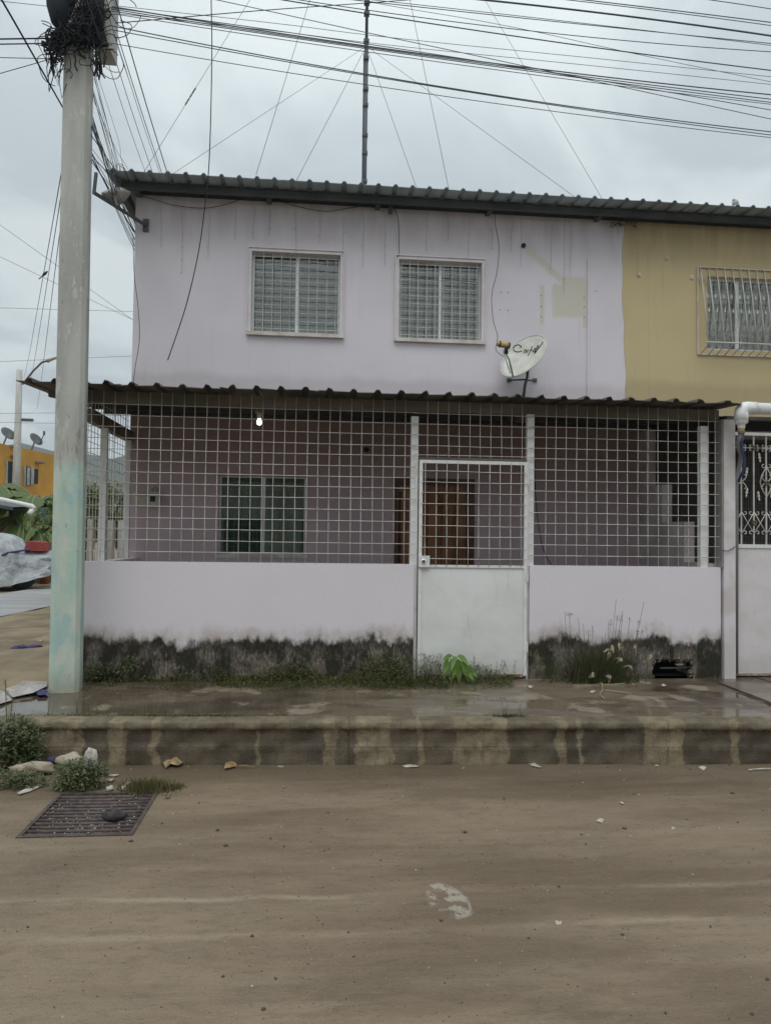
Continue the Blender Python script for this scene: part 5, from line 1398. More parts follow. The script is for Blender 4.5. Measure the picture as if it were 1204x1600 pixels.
# wispy weeds against gate
m = MB(); r = random.Random(31)
for k in range(40):
    p = atz(r.choice((r.gauss(668, 12), r.gauss(760, 20), r.uniform(650, 815))), 1062, .3); p.y = -.05 - r.random() * .05
    q = p + Vector((r.uniform(-.06, .08), r.uniform(-.03, 0), r.uniform(.06, .26))); m.tube([p, p.lerp(q, .5) + Vector((r.uniform(-.02, .02), 0, 0)), q], .0015, 3)
    for j in range(6): leaf(m, p.lerp(q, r.uniform(.3, 1)), rdir(r, -.2, 1), Vector((0, 0, 1)), .018, .01, segs=1)
o = m.build('wispy_weed', 'weed', fix=False); o['kind'] = 'stuff'; tag(o, 'thin wispy weeds standing against the white gate panel', 'weeds')

# tall grass clump with seed heads in front of right low wall
tg = thing('tall_grass_clump', 'tall dark grass clump with dry seed heads in front of the right low wall', 'grass clump', tuple(atz(935, 1068, .3)))
r = random.Random(77); m = MB(); base = atz(938, 1066, .3)
def blade(m, p, q, w_, bend):
    n = 5; b = len(m.v); d = q - p; s = d.cross(Vector((0, 1, 0))).normalized()
    for i in range(n + 1):
        t = i / n; c = p + d * t + Vector((bend * t * t, 0, -abs(bend) * .6 * t * t)); ww_ = w_ * (1 - t) + .0005
        m.v += [tuple(c - s * ww_), tuple(c + s * ww_)]
    for i in range(n): a = b + i * 2; m.f.append((a, a + 1, a + 3, a + 2))
for k in range(620):
    uu = r.gauss(935, 26); p = Vector((atz(uu, 1066, .3).x, base.y + r.uniform(-.08, .09), .3)); hh = r.uniform(.1, .44) * (1 if abs(uu - 930) < 45 else .6)
    q = p + Vector((r.gauss(0, .09), r.uniform(-.12, .05), hh)); blade(m, p, q, r.uniform(.002, .0045), r.uniform(-.1, .1))
m.build('blades', 'tallgrass', tg, fix=False)
m = MB(); sh = MB()
for (u, v, u0, kind) in ((889, 957, 893, 2), (903, 965, 905, 0), (911, 975, 911, 0), (882, 960, 884, 0), (919, 985, 915, 1), (925, 978, 922, 1), (950, 970, 945, 0), (954, 968, 946, 1), (962, 936, 948, 0), (964, 962, 952, 1), (972, 955, 958, 0), (970, 962, 955, 1), (983, 964, 970, 1), (997, 968, 980, 1), (1005, 940, 978, 0), (968, 985, 960, 1), (1003, 984, 985, 1), (945, 990, 942, 0), (996, 985, 978, 1)):
    p = Vector((atz(u0, 1064, .3).x, base.y + r.uniform(-.03, .05), .3)); q = aty(u, v, p.y - .02)
    m.tube([p, p.lerp(q, .55) + Vector((r.uniform(-.01, .01), 0, 0)), q], .0018, 3)
    if kind:
        for j in range(16 if kind == 1 else 40):
            leaf(sh, q + Vector((r.gauss(0, .008 * kind), r.gauss(0, .006), r.uniform(-.05, .005) / (kind))), rdir(r, -.5, .6), Vector((0, 0, 1)), .018 * kind ** .3, .006, segs=1)
m.build('stalks', 'seed', tg); sh.build('seed_heads', 'seed', tg, fix=False)
m = MB()
for (u, v) in ((955, 1008), (972, 1010), (950, 1014), (992, 1008), (968, 1028), (925, 1050), (982, 1040), (951, 1018), (940, 1072), (987, 1085), (953, 1055), (1015, 1022), (965, 1005)):
    p = aty(u, v, base.y - .1)
    if p.z < .31: p.z = .31
    for j in range(5): leaf(m, p, rdir(r, -1, .2), Vector((0, -1, 0)), r.uniform(.03, .06), r.uniform(.012, .025), .5, 2, .5)
m.build('withered_leaves', 'straw', tg, fix=False)
m = MB()
for (pp_) in ([(938, 1060), (941, 1078), (936, 1086), (944, 1092)], [(945, 1078), (975, 1082), (985, 1084)], [(940, 1070), (960, 1069), (975, 1068)]):
    m.tube([atz(u, v, .31) for u, v in pp_], .005, 4)
m.build('dry_stems', 'straw', tg)

# left bush and weed clump at road edge
def bush(name, lab, c, rad, n, L, sq, mat='bush', stems=10, seed=1, cat='bush', zmin=.0):
    r = random.Random(seed); t = thing(name, lab, cat, (c.x, c.y, zmin)); m = MB()
    for k in range(n):
        q = rdir(r, -.7, 1); q = Vector((q.x * sq[0], q.y * sq[1], q.z * sq[2])) * rad * (r.random() ** .45); cc = c + q
        if cc.z < zmin + .01: cc.z = zmin + .02
        for j in range(7):
            leaf(m, cc + rdir(r) * L * .8, rdir(r, -.3, 1), Vector((r.uniform(-.3, .3), -.3, 1)), L * r.uniform(.6, 1.35), L * r.uniform(.35, .6), segs=1)
    m.build('foliage', mat, t, fix=False)
    m = MB()
    for k in range(stems):
        q = rdir(r, .1, 1); q = Vector((q.x * sq[0], q.y * sq[1], q.z * sq[2])) * rad * r.uniform(.6, 1.15); a = Vector((c.x + r.uniform(-.04, .04), c.y, zmin)); e = c + q
        m.tube([a, a.lerp(e, .5) + Vector((0, 0, .03)), e], .0035, 4)
    m.build('stems', 'bark', t); return t
c = atz(22, 1212, .0); c.z = .17
bush('roadside_bush', 'dense green bush against the kerb at the left edge', Vector((c.x - .06, c.y + .12, .16)), .21, 330, .032, (1, .75, .95), seed=5)
c2 = aty(10, 1120, c.y + .1)
m = MB(); r = random.Random(15)
for (ua, va, ub, vb_) in ((12, 1180, 9, 1062), (12, 1175, 20, 1090), (30, 1170, 33, 1120), (52, 1170, 53, 1125)):
    a = aty(ua, va, c.y + .1); b = aty(ub, vb_, c.y + .12); m.tube([a, a.lerp(b, .5), b], .003, 4)
    for j in range(12): leaf(m, a.lerp(b, r.uniform(.3, 1)), rdir(r, -.3, .8), Vector((0, 0, 1)), .035, .013, segs=1)
tag(m.build('sprig', 'bush', fix=False), 'thin leafy sprigs rising above the bush at the left edge', 'plant')
c = atz(118, 1238, .0); bush('grate_weed', 'green leafy weed clump just behind the drain grate', Vector((c.x, c.y + .06, .075)), .13, 260, .024, (1.35, .7, .85), seed=9)
c = atz(40, 1232, .0); bush('low_weed', 'low green weed patch below the roadside bush', Vector((c.x - .06, c.y + .04, .04)), .12, 130, .022, (1.6, .7, .5), seed=10)
c = atz(225, 1238, .0)
m = MB(); r = random.Random(4)
for k in range(900):
    p = Vector((c.x + r.gauss(0, .07), c.y + .03 + r.gauss(0, .035), 0)); blade(m, p, p + Vector((r.gauss(0, .02), r.gauss(0, .015), r.uniform(.02, .085))), .0022, r.uniform(-.03, .03))
tag(m.build('grass_tuft', 'weed_dry', fix=False), 'yellowish grass tuft at the right end of the drain grate', 'grass tuft')
c = atz(272, 1232, .0); m = MB()
for k in range(120):
    p = Vector((c.x + r.gauss(0, .03), c.y + r.gauss(0, .02), 0)); blade(m, p, p + Vector((r.gauss(0, .02), r.gauss(0, .01), r.uniform(.015, .045))), .002, r.uniform(-.02, .02))
tag(m.build('grass_tuft', 'weed_dry', fix=False), 'tiny sparse grass tuft right of the larger one', 'grass tuft')

# ------------------------------------------------------------ drain grate
dg = thing('drain_grate', 'rusty barred drain grate set in the muddy road', 'grate', ((GX0 + GX1) / 2, (GY0 + GY1) / 2, 0))
t = .022
m = MB(); m.box(GX0, GX0 + t, GY0, GY1, -.03, .006); m.box(GX1 - t, GX1, GY0, GY1, -.03, .006); m.box(GX0 + t, GX1 - t, GY1 - t, GY1, -.03, .006); m.box(GX0 + t, GX1 - t, GY0, GY0 + t, -.03, .006)
m.build('grate_frame', 'iron', dg)
nb = 12; s = (GY1 - GY0 - 2 * t) / nb
gbm = MB(); gbm.tube([(GX0 + .01, 0, 0), ((GX0 + GX1) / 2, 0, -.002), (GX1 - .01, 0, 0)], .0115, 8); gme = gbm.mesh('grate_bar', 'iron', ((GX0 + GX1) / 2, 0, 0), True)
for i in range(nb): inst('grate_bar', gme, dg, ((GX0 + GX1) / 2, GY0 + t + s * (i + .5), -.008))
m = MB(); r = random.Random(6)
for k in range(120):
    y = GY0 + t + s * (min(nb - 1, int(r.betavariate(1.2, 2.2) * nb)) + .5); x = r.uniform(GX0 + .04, GX1 - .05)
    p = Vector((x, y + r.uniform(-.006, .006), .004)); q = r.uniform(.002, .0055)
    m.lathe([(0, -q * .4), (q, 0), (0, q * .6)], p, 5)
o = m.build('grit', 'chip', dg, fix=False); o['kind'] = 'stuff'
def lump(name, lab, cat, c, rx, ry, rz, mat, seed, n=14, rough=.25, parent=None):
    r = random.Random(seed); m = MB(); rows_ = 8
    ph = [r.uniform(0, 6) for _ in range(6)]
    for i in range(rows_ + 1):
        for k in range(n):
            a = 6.283 * k / n; e = math.pi * (i / rows_) 
            d = Vector((math.sin(e) * math.cos(a), math.sin(e) * math.sin(a), math.cos(e)))
            f = 1 + rough * (math.sin(3 * d.x + ph[0]) * math.sin(4 * d.y + ph[1]) + .6 * math.sin(7 * d.x + ph[2] + 5 * d.z) + .4 * math.sin(9 * d.y + ph[3]))
            m.v.append((c.x + d.x * rx * f, c.y + d.y * ry * f, max(c.z + d.z * rz * f, c.z - rz * .8)))
    for i in range(rows_):
        for k in range(n): m.f.append((i * n + k, i * n + (k + 1) % n, (i + 1) * n + (k + 1) % n, (i + 1) * n + k))
    return tag(m.build(name, mat, None, True), lab, cat)
p = atz(178, 1279, .01); lump('rubber_scrap', 'crumpled black rag lying on the drain grate', 'rag', Vector((p.x, p.y, .022)), .058, .035, .03, 'blacklump', 3)

# ------------------------------------------------------------ litter
def scrap(name, lab, cat, pts, mat, z=.012, curl=.012, seed=0):
    """a thin crumpled sheet from an outline, with thickness"""
    r = random.Random(seed); m = MB(); n = len(pts)
    zz = [z + r.uniform(0, curl) for _ in pts]
    c = Vector((sum(p.x for p in pts) / n, sum(p.y for p in pts) / n, 0))
    for L in (0, 1):
        for p, h in zip(pts, zz): m.v.append((p.x, p.y, p.z + h - .002 * L))
        for p, h in zip(pts, zz): m.v.append(((p.x + c.x) / 2, (p.y + c.y) / 2, p.z + h * .5 + r.uniform(0, curl * 1.5) - .002 * L))
        m.v.append((c.x, c.y, pts[0].z + z + curl - .002 * L))
    B = 2 * n + 1
    for L in (0, 1):
        for i in range(n):
            j = (i + 1) % n; m.f.append((L * B + i, L * B + j, L * B + n + j, L * B + n + i)); m.f.append((L * B + n + i, L * B + n + j, L * B + 2 * n))
    for i in range(n): j = (i + 1) % n; m.f.append((i, B + i, B + j, j))
    return tag(m.build(name, mat), lab, cat)
Z = lambda L, z=0: [atz(u, v, z) for u, v in L]
# cardboard by the pole
c_ = Z([(20, 1094), (8, 1086), (36, 1071), (73, 1070), (74, 1078), (52, 1089)], .3)
scrap('cardboard_sheet', 'wet grey cardboard sheet lying beside the foot of the pole', 'cardboard', c_, 'card', .02, .03, 1)
scrap('cardboard_sheet', 'pale wet board lying at the left edge behind the cardboard', 'board', Z([(-40, 1100), (-20, 1075), (8, 1083), (20, 1096), (0, 1104)], .3), 'card', .012, .01, 2)
scrap('plastic_scrap', 'dark blue and white plastic scrap between cardboard and pole', 'plastic scrap', Z([(56, 1086), (64, 1080), (76, 1084), (74, 1090), (60, 1091)], .3), 'navy', .012, .02, 3)
m = MB(); m.tube(W([(0, 1084), (18, 1074), (40, 1064)], -.25) if False else [atz(u, v, .31) for u, v in ((-2, 1085), (18, 1075), (38, 1066))], .004, 5); tag(m.build('thin_rod', 'grey_metal'), 'thin dark rod lying on the dirt behind the cardboard', 'rod')
p = atz(40, 1012, .3); lump('purple_cloth', 'crumpled purple blue cloth on the dirt left of the pole', 'cloth', Vector((p.x, p.y, hgt(p.x, p.y) + .03)), .13, .05, .022, 'navy', 17, 20, .45)
p = atz(64, 1003, .3); lump('small_stone', 'small pale stone beside the purple cloth', 'stone', Vector((p.x, p.y, .31)), .025, .02, .015, 'chip', 9)
# road-edge trash
p = atz(48, 1213, .0); lump('dirty_sack', 'long dirty beige plastic sack lying below the bush', 'sack', Vector((p.x + .0, p.y + .02, .045)), .13, .05, .042, 'dirtybag', 12, 18, .3)
p = atz(79, 1205, .0); lump('blue_bottle_cap', 'crushed dark blue plastic piece on the dirty sack', 'plastic piece', Vector((p.x, p.y + .02, .06)), .03, .022, .028, 'navy', 2)
p = atz(107, 1205, .0); lump('torn_bag', 'torn pinkish plastic bag behind the weed clump', 'plastic bag', Vector((p.x, p.y + .03, .06)), .07, .03, .045, 'dirtybag', 8, 16, .35)
tb = atz(140, 1206, 0)
q = lump('white_bag', 'crumpled white plastic bag with blue print standing behind the weed clump', 'plastic bag', Vector((tb.x, tb.y + .02, .075)), .045, .03, .075, 'paper', 15, 16, .22)
e = MB(); cc = aty(141, 1190, tb.y - .02); e.face([cc + Vector((-.02, 0, -.012)), cc + Vector((.012, 0, -.022)), cc + Vector((.02, -.001, -.005)), cc + Vector((-.004, -.001, .018))])
eo = e.build('blue_print', 'blue'); eo.parent = q; eo.location = -q.location
scrap('plastic_strip', 'white strip of plastic lying on the mud below the bush', 'plastic strip', Z([(27, 1242), (45, 1233), (63, 1227), (66, 1230), (48, 1238), (30, 1244)]), 'paper', .008, .006, 6)
for k, (u, v, lab) in enumerate(((172, 1222, 'upper white crumpled scrap behind the drain grate'), (172, 1236, 'white crushed cup at the back edge of the drain grate'), (194, 1236, 'white scrap beside the grass tuft at the drain grate'), (201, 1229, 'greyish scrap wedged in the grass tuft'), (178, 1213, 'flat pinkish scrap nearest the kerb behind the grate'), (155, 1204, 'pale flattened scrap right of the blue printed bag'))):
    p = atz(u, v, 0); lump('litter_scrap', lab, 'litter', Vector((p.x, p.y, .012 if k < 4 else .006)), (.022, .024, .016, .02, .035, .04)[k], .014, (.010, .018, .02, .018, .006, .01)[k], 'paper' if k < 4 else 'dirtybag', 30 + k, 10, .4)
scrap('dead_leaf', 'curled brown dead leaf on the road against the kerb', 'leaf', Z([(254, 1195), (262, 1190), (275, 1191), (286, 1196), (278, 1201), (266, 1199), (259, 1203)]), 'leafdry', .008, .03, 11)
scrap('dead_leaf', 'pale dry husk with a long stalk against the kerb', 'leaf', Z([(350, 1205), (352, 1198), (362, 1194), (370, 1196), (368, 1200), (358, 1203)]), 'leafdry', .01, .02, 12)
m = MB(); m.tube([atz(366, 1197, .02), atz(382, 1196, .02), atz(397, 1199, .006)], .004, 4); tag(m.build('dry_stalk', 'leafdry'), 'thin dry stalk beside the pale husk against the kerb', 'stalk')
for k, (pl, lab, mt3) in enumerate((([(824, 1192), (830, 1190), (835, 1194), (846, 1199), (842, 1201), (828, 1197)], 'folded white paper scrap at the kerb foot in the middle', 'paper'),
    ([(628, 1197), (640, 1195), (655, 1197), (652, 1200), (632, 1200)], 'flat whitish strip at the kerb foot left of the folded paper', 'paper'),
    ([(1090, 1200), (1096, 1197), (1103, 1200), (1098, 1204)], 'small white scrap at the kerb foot near the right', 'paper'),
    ([(928, 1283), (936, 1280), (945, 1279), (942, 1288), (934, 1286)], 'white torn scrap alone on the road right of centre', 'paper'),
    ([(864, 1441), (870, 1443), (878, 1441), (879, 1445), (868, 1447)], 'small cream scrap low on the road', 'paper'),
    ([(1046, 1292), (1050, 1294), (1056, 1292), (1054, 1296), (1048, 1296)], 'tiny white scrap on the road near the right edge', 'paper'),
    ([(966, 1255), (972, 1253), (976, 1257), (970, 1259)], 'tiny pale scrap on the road above the torn one', 'paper'),
    ([(430, 1198), (438, 1196), (446, 1199), (440, 1201)], 'dull pale fleck at the kerb foot left of centre', 'card'),
    ([(1020, 1198), (1026, 1196), (1030, 1199)], 'small dull fleck at the kerb foot between right scraps', 'card'))):
    cu_ = sum(p[0] for p in pl) / len(pl); cv_ = sum(p[1] for p in pl) / len(pl); kk_ = 1.0 if k < 3 else .75
    scrap('paper_scrap', lab, 'litter', Z([(cu_ + (a - cu_) * kk_, cv_ + (b - cv_) * kk_) for a, b in pl]), mt3, .001, .009, 40 + k)
for k, (u, v, lab) in enumerate(((828, 1074, 'small white scrap on the wet pavement right of the gate'), (1036, 1072, 'small white scrap on the wet pavement below the drain hole'), (925, 1082, 'tiny pale scrap on the wet pavement left of the grass clump'), (524, 1063, 'white flat scrap among the weeds left of the gate'))):
    a_ = 9 if k < 3 else 14
    scrap('paper_scrap', lab, 'litter', [atz(u - a_ * .5, v, .3), atz(u, v - 2, .3), atz(u + a_ * .5, v, .3), atz(u, v + 3, .3)], 'paper', .006 if k < 3 else .03, .008, 70 + k)
m = MB(); m.tube([atz(1168, 1203, .01), atz(1190, 1201, .012), atz(1215, 1201, .01)], .005, 5); tag(m.build('white_stick', 'paper'), 'thin white stick on the road at the right edge', 'stick')
# mud crumbs and pebbles
def crumbs(name, n, seed, mat, s0, s1, zf):
    r = random.Random(seed); m = MB()
    for k in range(n):
        x = r.uniform(-4, 5) if r.random() < .45 else r.choice((-1.2, .3, 1.0, 2.1, 2.9, -.2)) + r.gauss(0, .3); y = -1.5 - (r.random() ** 1.4) * 3.2 - .047 * x; q = r.uniform(s0, s1) * (1 if r.random() < .93 else 2.2)
        if GX0 < x < GX1 and GY0 < y < GY1: continue
        m.lathe([(0, 0), (q, q * .1), (q * .7, q * .7), (0, q * .9)], (x, y, .0), 5, Matrix.Rotation(r.uniform(0, 6), 3, 'Z') @ Matrix.Diagonal(Vector((1, r.uniform(.5, 1), 1))))
    o = m.build(name, mat, fix=False); struct(o, 'stuff')
crumbs('mud_crumbs', 2600, 1, 'pebble', .0012, .0042, 0); crumbs('pale_pebbles', 900, 2, 'chip', .001, .003, 0)
for k, (u, v, lab) in enumerate(((575, 1395, 'first'),)):
    pass
r = random.Random(3)
for k, (u, v) in enumerate(((340, 1298), (353, 1322), (205, 1315), (975, 1295), (1143, 1240), (726, 1301), (262, 1248))):
    p = atz(u, v, 0)
    lump('mud_clod', ('dark mud clod right of the drain grate', 'dark mud clod below right of the drain grate', 'dark mud clod at the near corner of the drain grate', 'dark mud clod right of the white torn scrap', 'dark mud clod near the right edge below the kerb', 'dark mud clod alone in the middle of the road', 'dark mud clod beside the tiny grass tuft')[k], 'clod', Vector((p.x, p.y, .004)), .012, .008, .006, 'pebble', 90 + k, 8, .3)['group'] = 'dark mud clods scattered on the road'

# ------------------------------------------------------------ far left objects
# covered vehicle
D0 = 20.5
def vp(u, v): return atd(u, v, D0)
cv = thing('covered_vehicle', 'vehicle under a wrinkled silver grey tarpaulin across the side street', 'vehicle', (vp(20, 910).x, vp(20, 910).y, 0))
rgt = Vector((math.cos(R(12)), math.sin(R(12)), 0)); dep = Vector((-rgt.y, rgt.x, 0))
org = vp(80, 900); org.z = 0
def cvp(a, b, z): return org - rgt * a + dep * b + Vector((0, 0, z))
m = MB(); prof = []
secs = [(0.0, .42, .98), (.08, .38, 1.08), (.3, .34, 1.1), (.55, .25, 1.12), (.8, .2, 1.15), (.95, .14, 1.42), (1.15, .12, 1.52), (1.4, .06, 1.56), (1.65, .04, 1.58), (1.9, .03, 1.56), (2.5, .03, 1.57), (3.2, .03, 1.55), (4.2, .03, 1.1), (5.2, .03, 1.0)]
r = random.Random(9); NP = 22
for i, (a, zb_, zt2) in enumerate(secs):
    for k in range(NP + 1):
        t = k / NP
        # across: skirt up, over the top, skirt down
        if t < .35: b = -.08 - .1 * (1 - t / .35) + r.uniform(-.05, .05) + .07 * math.sin(i * 2.6 + k); z = zb_ + (zt2 - .12 - zb_) * (t / .35); b += .12 * (t / .35)
        elif t < .65: b = .1 + 1.5 * (t - .35) / .3; z = zt2 - .10 * abs((t - .5) / .15) ** 3
        else: b = 1.65 + .05 * math.sin(k + i); z = zb_ + (zt2 - .12 - zb_) * ((1 - t) / .35)
        m.v.append(tuple(cvp(a, b, z)))
for i in range(len(secs) - 1):
    for k in range(NP): q = i * (NP + 1) + k; m.f.append((q, q + 1, q + NP + 2, q + NP + 1))
m.f.append(tuple(range(NP + 1)))
tar = m.build('tarpaulin', 'tarp', cv, True)
m = MB(); m.tube([cvp(.55, .02, 1.12), cvp(1.1, -.03, 1.02), cvp(1.6, -.06, .75), cvp(2.2, -.1, .6)], .03, 5); m.build('strap', 'navy', tar)
m = MB(); m.box(-.0, 1, 0, 1, 0, 1); 
m = MB(); m.prism([(0, 0), (.62, 0), (.55, .34), (0, .3)], 'y', 0, 1.4)
m.v = [tuple(cvp(.12 + x_ * .95, .02 + y_, 1.07 + z_ * .8)) for x_, y_, z_ in m.v]; m.build('red_cover', 'red', cv)
for a in (.75, 3.6):
    m = MB(); c = cvp(a, .12, .33); m.lathe([(0, -.1), (.33, -.1), (.33, .1), (0, .1)], c, 16, Matrix.Rotation(R(90), 3, 'X')); w_ = m.build('wheel', 'rubber', cv, True)
    m = MB(); m.lathe([(0, .105), (.17, .105), (.19, .1)], c, 12, Matrix.Rotation(R(90), 3, 'X')); m.build('rim', 'grey_metal', w_)
m = MB(); m.prism([(.3, .35), (4.8, .35), (4.8, .8), (.3, .8)], 'y', .2, 1.5); m.v = [tuple(cvp(x_, y_, z_)) for x_, y_, z_ in m.v]; m.build('body', 'dark', cv)
# orange bucket
p = atz(69, 914, 0); bk = thing('orange_bucket', 'orange plastic bucket on the ground beside the covered vehicle', 'bucket', (p.x, p.y, 0))
m = MB(); m.lathe([(0, 0), (.13, 0), (.17, .48), (.175, .5), (.15, .5), (.12, .04), (0, .04)], (p.x, p.y, 0.03), 14); m.build('pail', 'bucket', bk, True)
m = MB(); m.tube([(p.x + .17 * math.cos(t), p.y, .53 + .1 * math.sin(t)) for t in [R(k) for k in range(0, 181, 20)]], .01, 4); m.build('handle', 'alu', bk)

# banana plants
def banana(u, v, D, h, seed, lab, n=9, L=1.9):
    r = random.Random(seed); c = atd(u, v, D); t = thing('banana_plant', lab, 'banana plant', (c.x, c.y, 0), 'banana plants before the orange building')
    MB().tube([(c.x, c.y, 0), (c.x + .05, c.y, h * .5), (c.x, c.y, h)], .14, 8, r1=.08).build('trunk', 'weed', t)
    for k in range(n):
        a = 6.283 * k / n + r.uniform(-.3, .3); d0 = Vector((math.cos(a), math.sin(a), r.uniform(.35, 1.0))); p = Vector((c.x, c.y, h))
        m = MB(); LL = L * r.uniform(.75, 1.1); S = 16; pts = []
        for i in range(S + 1):
            q = i / S; pts.append(p + Vector((d0.x, d0.y, 0)) * LL * q + Vector((0, 0, 1)) * LL * (d0.z * q - 1.15 * q * q))
        sd2 = Vector((-d0.y, d0.x, 0)).normalized()
        b = 0
        for i, c_ in enumerate(pts):
            q = i / S; w_ = .27 * LL / 1.6 * math.sin(math.pi * min(1, .12 + q * .88)) ** .6 * (1 if i % 2 else r.uniform(.55, .95)) if i < S else .02
            m.v += [tuple(c_ + sd2 * w_ - Vector((0, 0, w_ * .45 + r.uniform(0, .06)))), tuple(c_), tuple(c_ - sd2 * w_ - Vector((0, 0, w_ * .45 + r.uniform(0, .06))))]
        for i in range(S): a_ = i * 3; m.f += [(a_, a_ + 1, a_ + 4, a_ + 3), (a_ + 1, a_ + 2, a_ + 5, a_ + 4)]
        m.build('leaf', 'banana', t, fix=False)
        MB().tube(pts, .018, 4, r1=.006).build('midrib', 'straw', t)
banana(62, 800, 25, 2.6, 1, 'banana plant nearest the near pole, leaves arching left', 11, 1.9)
banana(18, 800, 24.5, 2.5, 2, 'banana plant behind the white gutter pipe', 11, 1.8)
banana(-8, 790, 26, 3.1, 3, 'banana plant at the left edge of the picture', 10, 2.0)
banana(40, 812, 24, 1.9, 5, 'low banana plant in front, behind the covered vehicle', 12, 1.7)
banana(75, 815, 24, 1.7, 6, 'low banana plant beside the near pole', 11, 1.5)
banana(90, 800, 27, 2.4, 4, 'banana plant just hidden by the near pole', 9, 1.8)
def tree(u, v, D, h, rad, seed, lab, mat='tree', n=260, sq=(1, 1, .8), L=.16, grp='trees at the end of the side street'):
    r = random.Random(seed); c = atd(u, v, D); t = thing('leafy_tree', lab, 'tree', (c.x, c.y, 0), grp)
    m = MB(); top = Vector((c.x, c.y, h)); m.tube([(c.x, c.y, 0), (c.x + .05, c.y, h * .5), top], .12, 7, r1=.06)
    for k in range(7): q = rdir(r, .0, 1) * rad * .8; m.tube([(c.x, c.y, h * .55 + .05 * k), top.lerp(top + q, .6), top + q], .035, 5, r1=.012)
    m.build('trunk', 'bark', t)
    m = MB(); cl_ = [Vector((q.x * sq[0], q.y * sq[1], q.z * sq[2])) * rad * r.uniform(.3, 1) for q in [rdir(r, -.8, 1) for _ in range(24)]]
    for k in range(n):
        cc = top + r.choice(cl_) + rdir(r) * rad * .28 * r.random()
        for j in range(7): leaf(m, cc + rdir(r) * L, rdir(r, -.6, .9), Vector((0, 0, 1)), L * r.uniform(.7, 1.4), L * .5, segs=1)
    m.build('crown', mat, t, fix=False)
tree(163, 800, 15, 1.9, 1.0, 1, 'round bushy tree seen through the porch side lattice', n=420, L=.1)
tree(130, 800, 17, 1.8, 1.0, 2, 'bushy tree just right of the near pole behind the lattice', n=380, L=.1)
tree(195, 800, 19, 1.7, 1.1, 3, 'pale bushy tree behind the corner of the pink house', n=380, L=.11)
tree(95, 810, 26, 1.8, 1.3, 5, 'tree hidden behind the near pole by the orange building', n=200)
tree(30, 815, 29, 1.6, 1.4, 6, 'dark shrubby tree behind the covered vehicle', 'bush', n=260)
tree(-30, 815, 29, 1.9, 1.6, 7, 'dark shrubby tree at the left edge behind the gutter', 'bush', n=260)
# low pale wall and posts seen through lattice
a, b = atd(120, 850, 13.5), atd(215, 850, 14.5)
lwv = thing('garden_wall', 'low whitewashed garden wall beyond the porch side lattice', 'wall', (a.x, a.y, 0))
d = (b - a); d.z = 0; m = MB(); nrm = Vector((-d.y, d.x, 0)).normalized() * .12
m.prism([(a.x, a.y), (b.x, b.y), (b.x + nrm.x, b.y + nrm.y), (a.x + nrm.x, a.y + nrm.y)], 'z', 0, .95); m.build('wall', 'wallwhite', lwv)
for k in range(6):
    p = a.lerp(b, (k + .3) / 6); bx(p.x - .05, p.x + .05, p.y - .07, p.y + .03, .95, 1.85).build('post', 'wallwhite', lwv)
# carport edge with white gutter
cp = thing('carport', 'dark low carport roof with bent white gutter pipe left of the pole', 'carport', (atd(0, 850, 22).x - 2, atd(0, 850, 22).y, 0))
a, b, c_ = atd(5, 781, 22), atd(51, 791, 22.6), atd(46, 803, 22.4)
m = MB(); m.tube([a + Vector((-2.5, -.4, .45)), a, b, b + Vector((.05, 0, -.05)), c_], .075, 8); m.build('gutter', 'pvc', cp, True)
m = MB(); e = Vector((0, 2.5, 0)); l0 = a + Vector((-2.6, 0, .3)); m.face([l0, b + Vector((-.6, .1, -.03)), b + Vector((-.4, 2.6, .1)), l0 + e]); m.face([l0 + Vector((0, 0, -.1)), b + Vector((-.6, .1, -.13)), b + Vector((-.4, 2.6, 0)), l0 + e + Vector((0, 0, -.1))]); m.face([l0, b + Vector((-.6, .1, -.03)), b + Vector((-.6, .1, -.13)), l0 + Vector((0, 0, -.1))]); m.build('roof', 'dark_beam', cp)
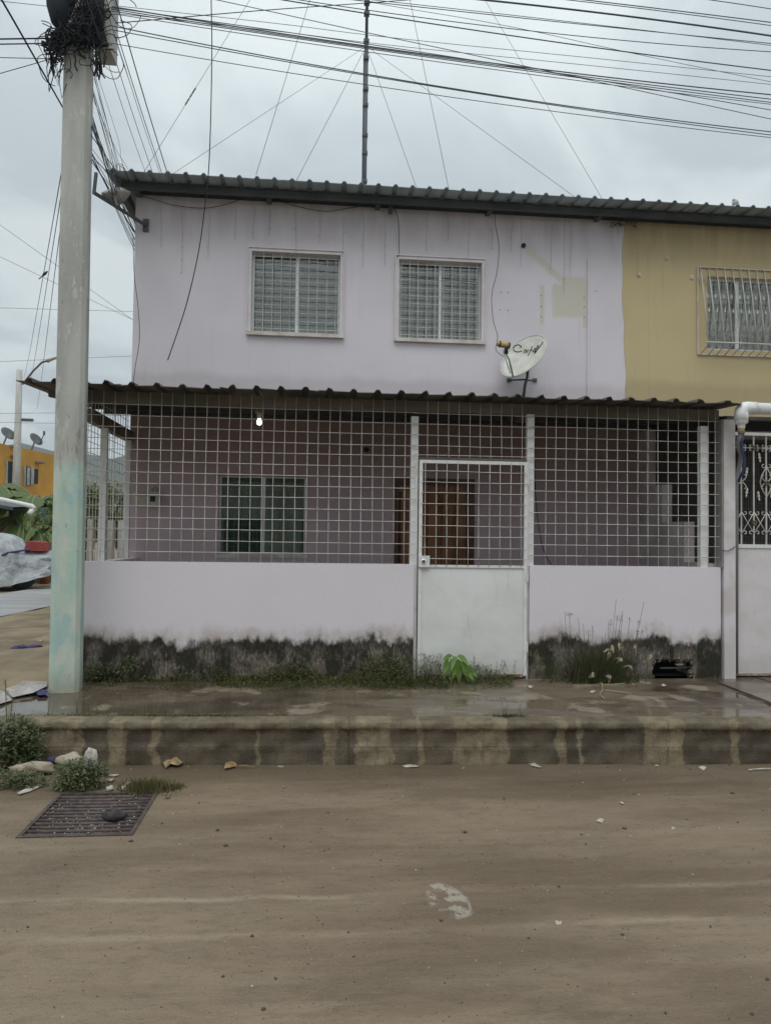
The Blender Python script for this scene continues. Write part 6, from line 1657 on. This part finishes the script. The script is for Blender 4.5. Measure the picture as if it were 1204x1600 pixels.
q = b + Vector((-.1, 1.0, 0)); bx(q.x - .1, q.x + .1, q.y, q.y + .2, 0, q.z).build('post', pbr('teal_post', (.05, .11, .12), .7), cp)
# brown board fence behind
a, b = atd(-60, 850, 26.5), atd(100, 850, 28)
bf = thing('board_fence', 'dark brown upright board fence behind the covered vehicle', 'fence', (a.x, a.y, 0))
nbd = 36; d = (b - a) / nbd; m = MB(); m.box(0, d.x * .9, 0, .03, 0, 2.0); bme = m.mesh('fence_board', 'brownfence')
for k in range(nbd): inst('fence_board', bme, bf, (a.x + d.x * k, a.y + d.y * k, 0), None, (1, 1, 1 + .04 * math.sin(k * 2.3)))

# unseen houses added behind the viewer, mirrored in porch windows and blocking low sky
for k, (xa, xb, h_, mt4, lab) in enumerate(((-16, -6.2, 5.6, 'box_grey', 'unseen whitewashed two-storey house added across the street'), (-6, 1.8, 3.4, 'box_grey', 'unseen low grey house added across the street'), (2, 9.5, 5.8, 'trim', 'unseen pale two-storey house added across the street'), (9.8, 18, 3.4, 'wallwhite', 'unseen low white house added across the street'))):
    t = thing('unseen_house_across_street', lab, 'house', (xa, -13, 0), 'unseen houses added across the street')
    bx(xa, xb, -20, -13, 0, h_).build('wall', mt4, t); bx(xa - .15, xb + .04, -20.1, -12.6, h_, h_ + .12).build('roof', 'roof_low', t)
    n_ = int((xb - xa) / 2.4)
    for i in range(n_):
        for z0_ in ((1.0, 3.8) if h_ > 5 else (1.0,)):
            wq = bx(xa + .8 + i * 2.4, xa + 2.0 + i * 2.4, -13.0, -12.96, z0_, z0_ + 1.1).build('window', 'dark', t)


# ------------------------------------------------------------ damp air
m = M('haze'); m.nt.nodes.remove(m.b)
pv = nd(m.nt, 'ShaderNodeVolumePrincipled', {'Color': (.86, .92, .96, 1), 'Density': .00045, 'Anisotropy': .2})
m.nt.links.new(pv.outputs[0], m.out.inputs['Volume']); MAT['haze'] = m.m
hz_ = bx(-1400, 1400, -60, 1400, -1.0, 150).build('haze', 'haze'); hz_['kind'] = 'stuff'
